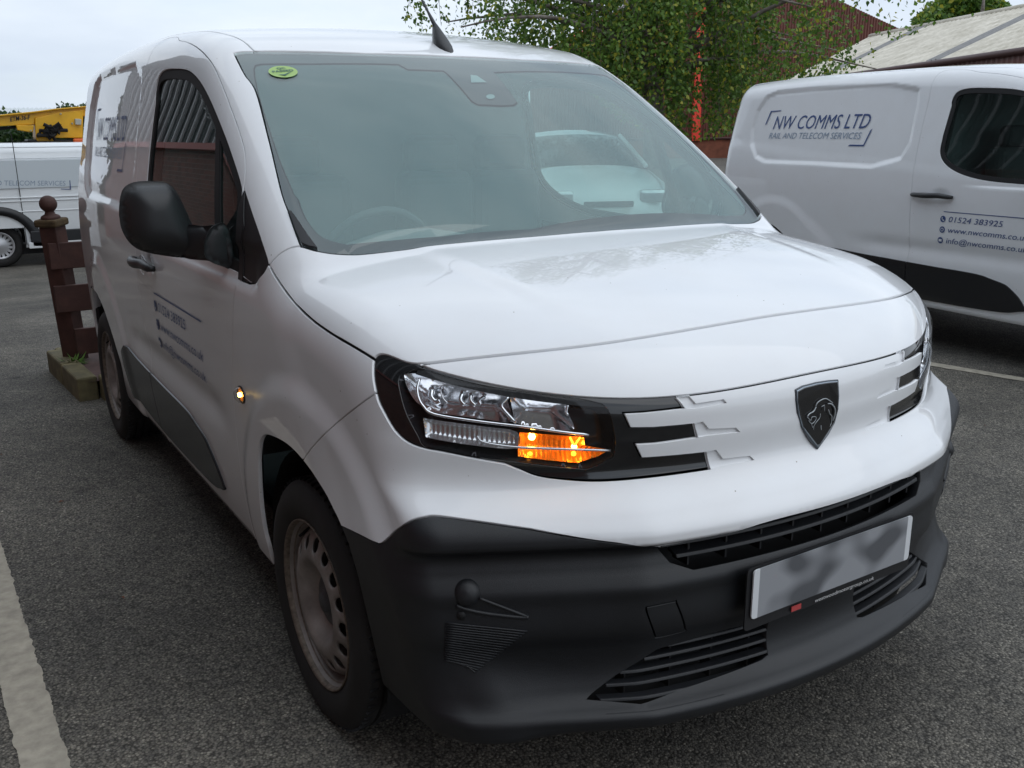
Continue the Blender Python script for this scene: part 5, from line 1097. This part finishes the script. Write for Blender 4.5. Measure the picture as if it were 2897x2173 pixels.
Vg, Fg = quadgrid(V[0], V[1], V[2], V[3], nwv*4, 1, lambda u, v: -wn_*(.06+(.04 if (u*nwv*4) % 4 < 2 else 0))); mesh('wall_cladding', Vg, Fg, M_clad, SHED, False)
MB().tube([e0-so_+wn_*.05-[0, 0, .08], e1-so_+wn_*.05-[0, 0, .08]], .09, 8).obj('gutter', M_gut, SHED, True)
MB().tube([r0-so_+up*.05, r1-so_+up*.05], .12, 8).obj('ridge_cap', M_roof, SHED, True)
MB().add([e0-so_, r0-so_, r0*[1, 1, 0]-so_, e0*[1, 1, 0]-so_], [(0, 1, 2, 3)]).obj('gable_wall', M_clad, SHED)
# brown gabled warehouse with orange-red trim
WH = empty('warehouse', tuple(atdepth((1960, 430), 52)*[1, 1, 0])); tag(WH, 'brown corrugated warehouse gable with bright orange red trim behind the birch tree', 'building'); wo_ = np.array(WH.location[:])
def wp_(p, d=52): return atdepth(p, d)-wo_
M_ora = mat('orange_red_trim', (.80, .062, .035), .4); M_brk = mat('rust_brick', (.20, .065, .035), .8, var=.3, vscale=3)
g0_, g1_, g2_ = wp_((1500, 175)), wp_((2030, -110)), wp_((2560, 135)); bl, brr = wp_((1500, 398)), wp_((2620, 385))
M_cl2 = mat('warehouse_cladding', (.17, .062, .045), .55, var=.12, vscale=.6)
nwv = 150; Vw = []; Fw = []
for i in range(nwv*4+1):
    u = i/(nwv*4); xb = bl+(brr-bl)*u; top = g0_+(g1_-g0_)*(u/.5) if u < .5 else g1_+(g2_-g1_)*((u-.5)/.5); dep = fwd_*(.07 if i % 4 < 2 else 0); Vw += [xb+dep, np.array([xb[0], xb[1], top[2]])+dep]
for i in range(nwv*4): Fw.append((2*i, 2*i+2, 2*i+3, 2*i+1))
mesh('gable_cladding', Vw, Fw, M_cl2, WH, False)
for a, b_ in ((g0_, g1_), (g1_, g2_)):
    a2 = a-fwd_*.15; b2 = b_-fwd_*.15; MB().tube([a2, b2], .17, 4).obj('verge_trim', M_ora, WH)
    MB().add([a2, b2, b2+fwd_*26, a2+fwd_*26], [(0, 1, 2, 3)]).obj('roof_slope', M_clad, WH)
pc = wp_((1965, 398)); pt = wp_((1975, -75)); MB().box((pc+np.array([pc[0], pc[1], pt[2]]))/2-fwd_*.25, (.42, .42, pt[2]-pc[2]), Matrix.Rotation(-YAW, 3, 'Z')).obj('orange_column', M_ora, WH)
MB().add([bl-fwd_*.3, brr-fwd_*.3, np.array([brr[0], brr[1], -1.2])-fwd_*.3, np.array([bl[0], bl[1], -1.2])-fwd_*.3], [(0, 1, 2, 3)]).obj('brick_plinth', M_brk, WH)
MB().tube([bl-fwd_*.35, brr-fwd_*.35], .07, 6).obj('sill_trim', M_gut, WH)
# pale roof far left
FR = empty('distant_building', (0, 42, 0)); tag(FR, 'low building with a pale ribbed roof on the horizon at the far left', 'building')
q0, q1_ = atdepth((-300, 330), 40)-[0, 42, 0], atdepth((700, 333), 40)-[0, 42, 0]; t0_, t1_ = atdepth((-300, 306), 48)-[0, 42, 0], atdepth((700, 305), 48)-[0, 42, 0]
V, F = quadgrid(q0, q1_, t1_, t0_, 240, 2, lambda u, v: np.array([0, 0, .04*math.sin(u*80*2*math.pi)])); mesh('roof_sheeting', V, F, mat('pale_roof', (.52, .55, .55), .6), FR, True)
MB().add([q0, q1_, q1_*[1, 1, 0]-[0, 0, 1.5], q0*[1, 1, 0]-[0, 0, 1.5]], [(0, 1, 2, 3)]).obj('wall', mat('pale_wall', (.35, .36, .36), .7), FR)
# ---------------------------------------------------------------- brick workshop alongside, outside the frame (seen in the van's paint and door glass)
WS = empty('brick_workshop', (-3.7, 6, 0)); tag(WS, 'brick and corrugated workshop mirrored in the side windows of the foreground van', 'building')
m = bpy.data.materials.new('brickwork'); m.use_nodes = True; T = m.node_tree; B_ = T.nodes['Principled BSDF']; B_.inputs['Roughness'].default_value = .85
tc = N('ShaderNodeTexCoord'); mp_ = N('ShaderNodeMapping'); mp_.inputs['Rotation'].default_value = (0, R(90), R(90)); sx_ = N('ShaderNodeSeparateXYZ'); cx_ = N('ShaderNodeCombineXYZ'); T.links.new(tc.outputs['Object'], sx_.inputs[0]); T.links.new(sx_.outputs[1], cx_.inputs[0]); T.links.new(sx_.outputs[2], cx_.inputs[1])
bt = N('ShaderNodeTexBrick'); T.links.new(cx_.outputs[0], bt.inputs['Vector']); bt.inputs['Scale'].default_value = 1; bt.inputs['Brick Width'].default_value = .225; bt.inputs['Row Height'].default_value = .075; bt.inputs['Mortar Size'].default_value = .006
bt.inputs['Color1'].default_value = (.21, .075, .055, 1); bt.inputs['Color2'].default_value = (.13, .050, .040, 1); bt.inputs['Mortar'].default_value = (.20, .16, .13, 1); T.links.new(bt.outputs[0], B_.inputs['Base Color'])
MB().add([(0, -16, 0), (0, 17, 0), (0, 17, 2.4), (0, -16, 2.4)], [(0, 1, 2, 3)]).obj('brick_wall', m, WS)
MB().box((.03, .5, 2.44), (.16, 33, .12)).obj('flashing', mat('flashing', (.42, .12, .10), .5), WS)
V = []; n = 33*5
for i in range(n*4+1):
    y = -16+33*i/(n*4); dx = .05 if i % 4 < 2 else 0; V += [(dx-.02, y, 2.5), (dx-.02, y, 7.5)]
mesh('corrugated_cladding', V, [(2*i, 2*i+2, 2*i+3, 2*i+1) for i in range(n*4)], mat('grey_cladding', (.075, .078, .08), .4), WS, False)
rb2 = MB()
for i in range(66): rb2.box((.075, -15.8+i*.5, 4.95), (.03, .075, 4.9))
tag(rb2.obj('cladding_ribs', mat('pale_rib', (.42, .42, .43), .4), WS), kind='stuff')
MB().add([(0, 17, -1), (-9, 17, -1), (-9, 17, 7), (0, 17, 7)], [(0, 1, 2, 3)]).obj('end_wall', m, WS)
CT = empty('conifer', (-5.5, 30, -1)); tag(CT, 'tall dark conifer mirrored in the paint of the foreground van', 'tree')
n = 9000; h = rng.uniform(0, 1, n); a = rng.uniform(0, 6.28, n); rad = (1-h)*1.9*rng.uniform(.5, 1, n)*(1+.25*np.sin(h*40)); P = np.stack([rad*np.cos(a), rad*np.sin(a), .6+h*9], 1); V, Q = leaves(P, rng.uniform(.15, .3, n), rng); tag(fastmesh('crown', V, Q, M_conif, CT), kind='stuff'); MB().tube([(0, 0, 0), (0, 0, 9)], [.2, .03], 8).obj('trunk', M_bark, CT, True)
# ================================================================ small white car beyond, seen through the windscreen
CR = empty('parked_car', tuple(atdepth((1722, 420), 11.2)*[1, 1, 0])); tag(CR, 'small white car facing the camera, seen through the windscreen of the foreground van', 'car'); CR.rotation_euler = (0, 0, -YAW+R(8))
prof = [(-.02, .30, .74), (-.06, .45, .80), (-.04, .62, .80), (.06, .78, .80), (.30, .92, .79), (.85, 1.02, .78), (1.0, 1.05, .76)]
V = []; nx = 15
for y, z, w in prof:
    for i in range(nx): t = -1+2*i/(nx-1); V.append((w*t, y+.22*abs(t)**2.5*(1 if y < .8 else .3), z-.07*abs(t)**3))
F = [(j*nx+i, j*nx+i+1, (j+1)*nx+i+1, (j+1)*nx+i) for j in range(len(prof)-1) for i in range(nx-1)]; o = mesh('bonnet_and_nose', V, F, M_white, CR, True)
V = []; pr_ = [(1.0, 1.05, .70), (1.3, 1.22, .66), (1.62, 1.38, .60), (1.8, 1.44, .57)]
for y, z, w in pr_:
    for i in range(nx): t = -1+2*i/(nx-1); V.append((w*t, y+.12*t*t, z-.03*t*t))
mesh('windscreen', V, [(j*nx+i, j*nx+i+1, (j+1)*nx+i+1, (j+1)*nx+i) for j in range(3) for i in range(nx-1)], M_gloss, CR, True)
V = []; pr_ = [(1.8, 1.44, .60), (2.2, 1.50, .60), (3.0, 1.48, .58), (3.7, 1.30, .55)]
for y, z, w in pr_:
    for i in range(nx): t = -1+2*i/(nx-1); V.append((w*t, y+.08*t*t, z-.05*t*t))
mesh('roof', V, [(j*nx+i, j*nx+i+1, (j+1)*nx+i+1, (j+1)*nx+i) for j in range(3) for i in range(nx-1)], M_white, CR, True)
for s in (-1, 1):
    MB().add([(s*.80, .15, .3), (s*.82, 3.8, .3), (s*.82, 3.8, .9), (s*.80, 1.0, .98), (s*.80, .3, .85)], [(0, 1, 2, 3, 4)]).obj('side_panel', M_white, CR); MB().add([(s*.78, 1.05, .98), (s*.80, 3.7, .95), (s*.58, 3.4, 1.40), (s*.60, 1.85, 1.40)], [(0, 1, 2, 3)]).obj('side_glass', M_gloss, CR)
    MB().tube([(s*.76, 1.0, 1.03), (s*.61, 1.85, 1.42)], .03, 6).obj('windscreen_pillar', M_white, CR, True)
    MB().box((s*.58, .07, .70), (.34, .12, .16)).obj('headlight', M_rib, CR, bevel=.04, seg=3); MB().box((s*.90, 1.25, 1.02), (.16, .10, .12)).obj('mirror', M_white, CR, bevel=.03)
    for yy in (.72, 3.1): b = MB(); b.lathe([(0, .02), (.2, .02), (.3, .01), (.3, -.18), (0, -.18)], 28, Matrix(((0, 0, s, s*.80), (s, 0, 0, yy), (0, 1, 0, .30), (0, 0, 0, 1)))); b.obj('wheel', M_rub, CR, True)
MB().box((0, -.06, .62), (.62, .03, .07)).obj('upper_grille', M_plas2, CR, bevel=.01); MB().box((0, -.09, .40), (1.2, .03, .15)).obj('lower_grille', M_plas2, CR, bevel=.01); MB().box((0, -.085, .52), (.5, .02, .10)).obj('number_plate', mat('plain_plate', (.7, .7, .68), .4), CR)
MB().tube([(-.6, 1.0, 1.075), (.05, .98, 1.09)], .010, 6).obj('wiper', M_black, CR); MB().box((0, 2, .3), (1.5, 3.6, .1)).obj('underside', M_black, CR)
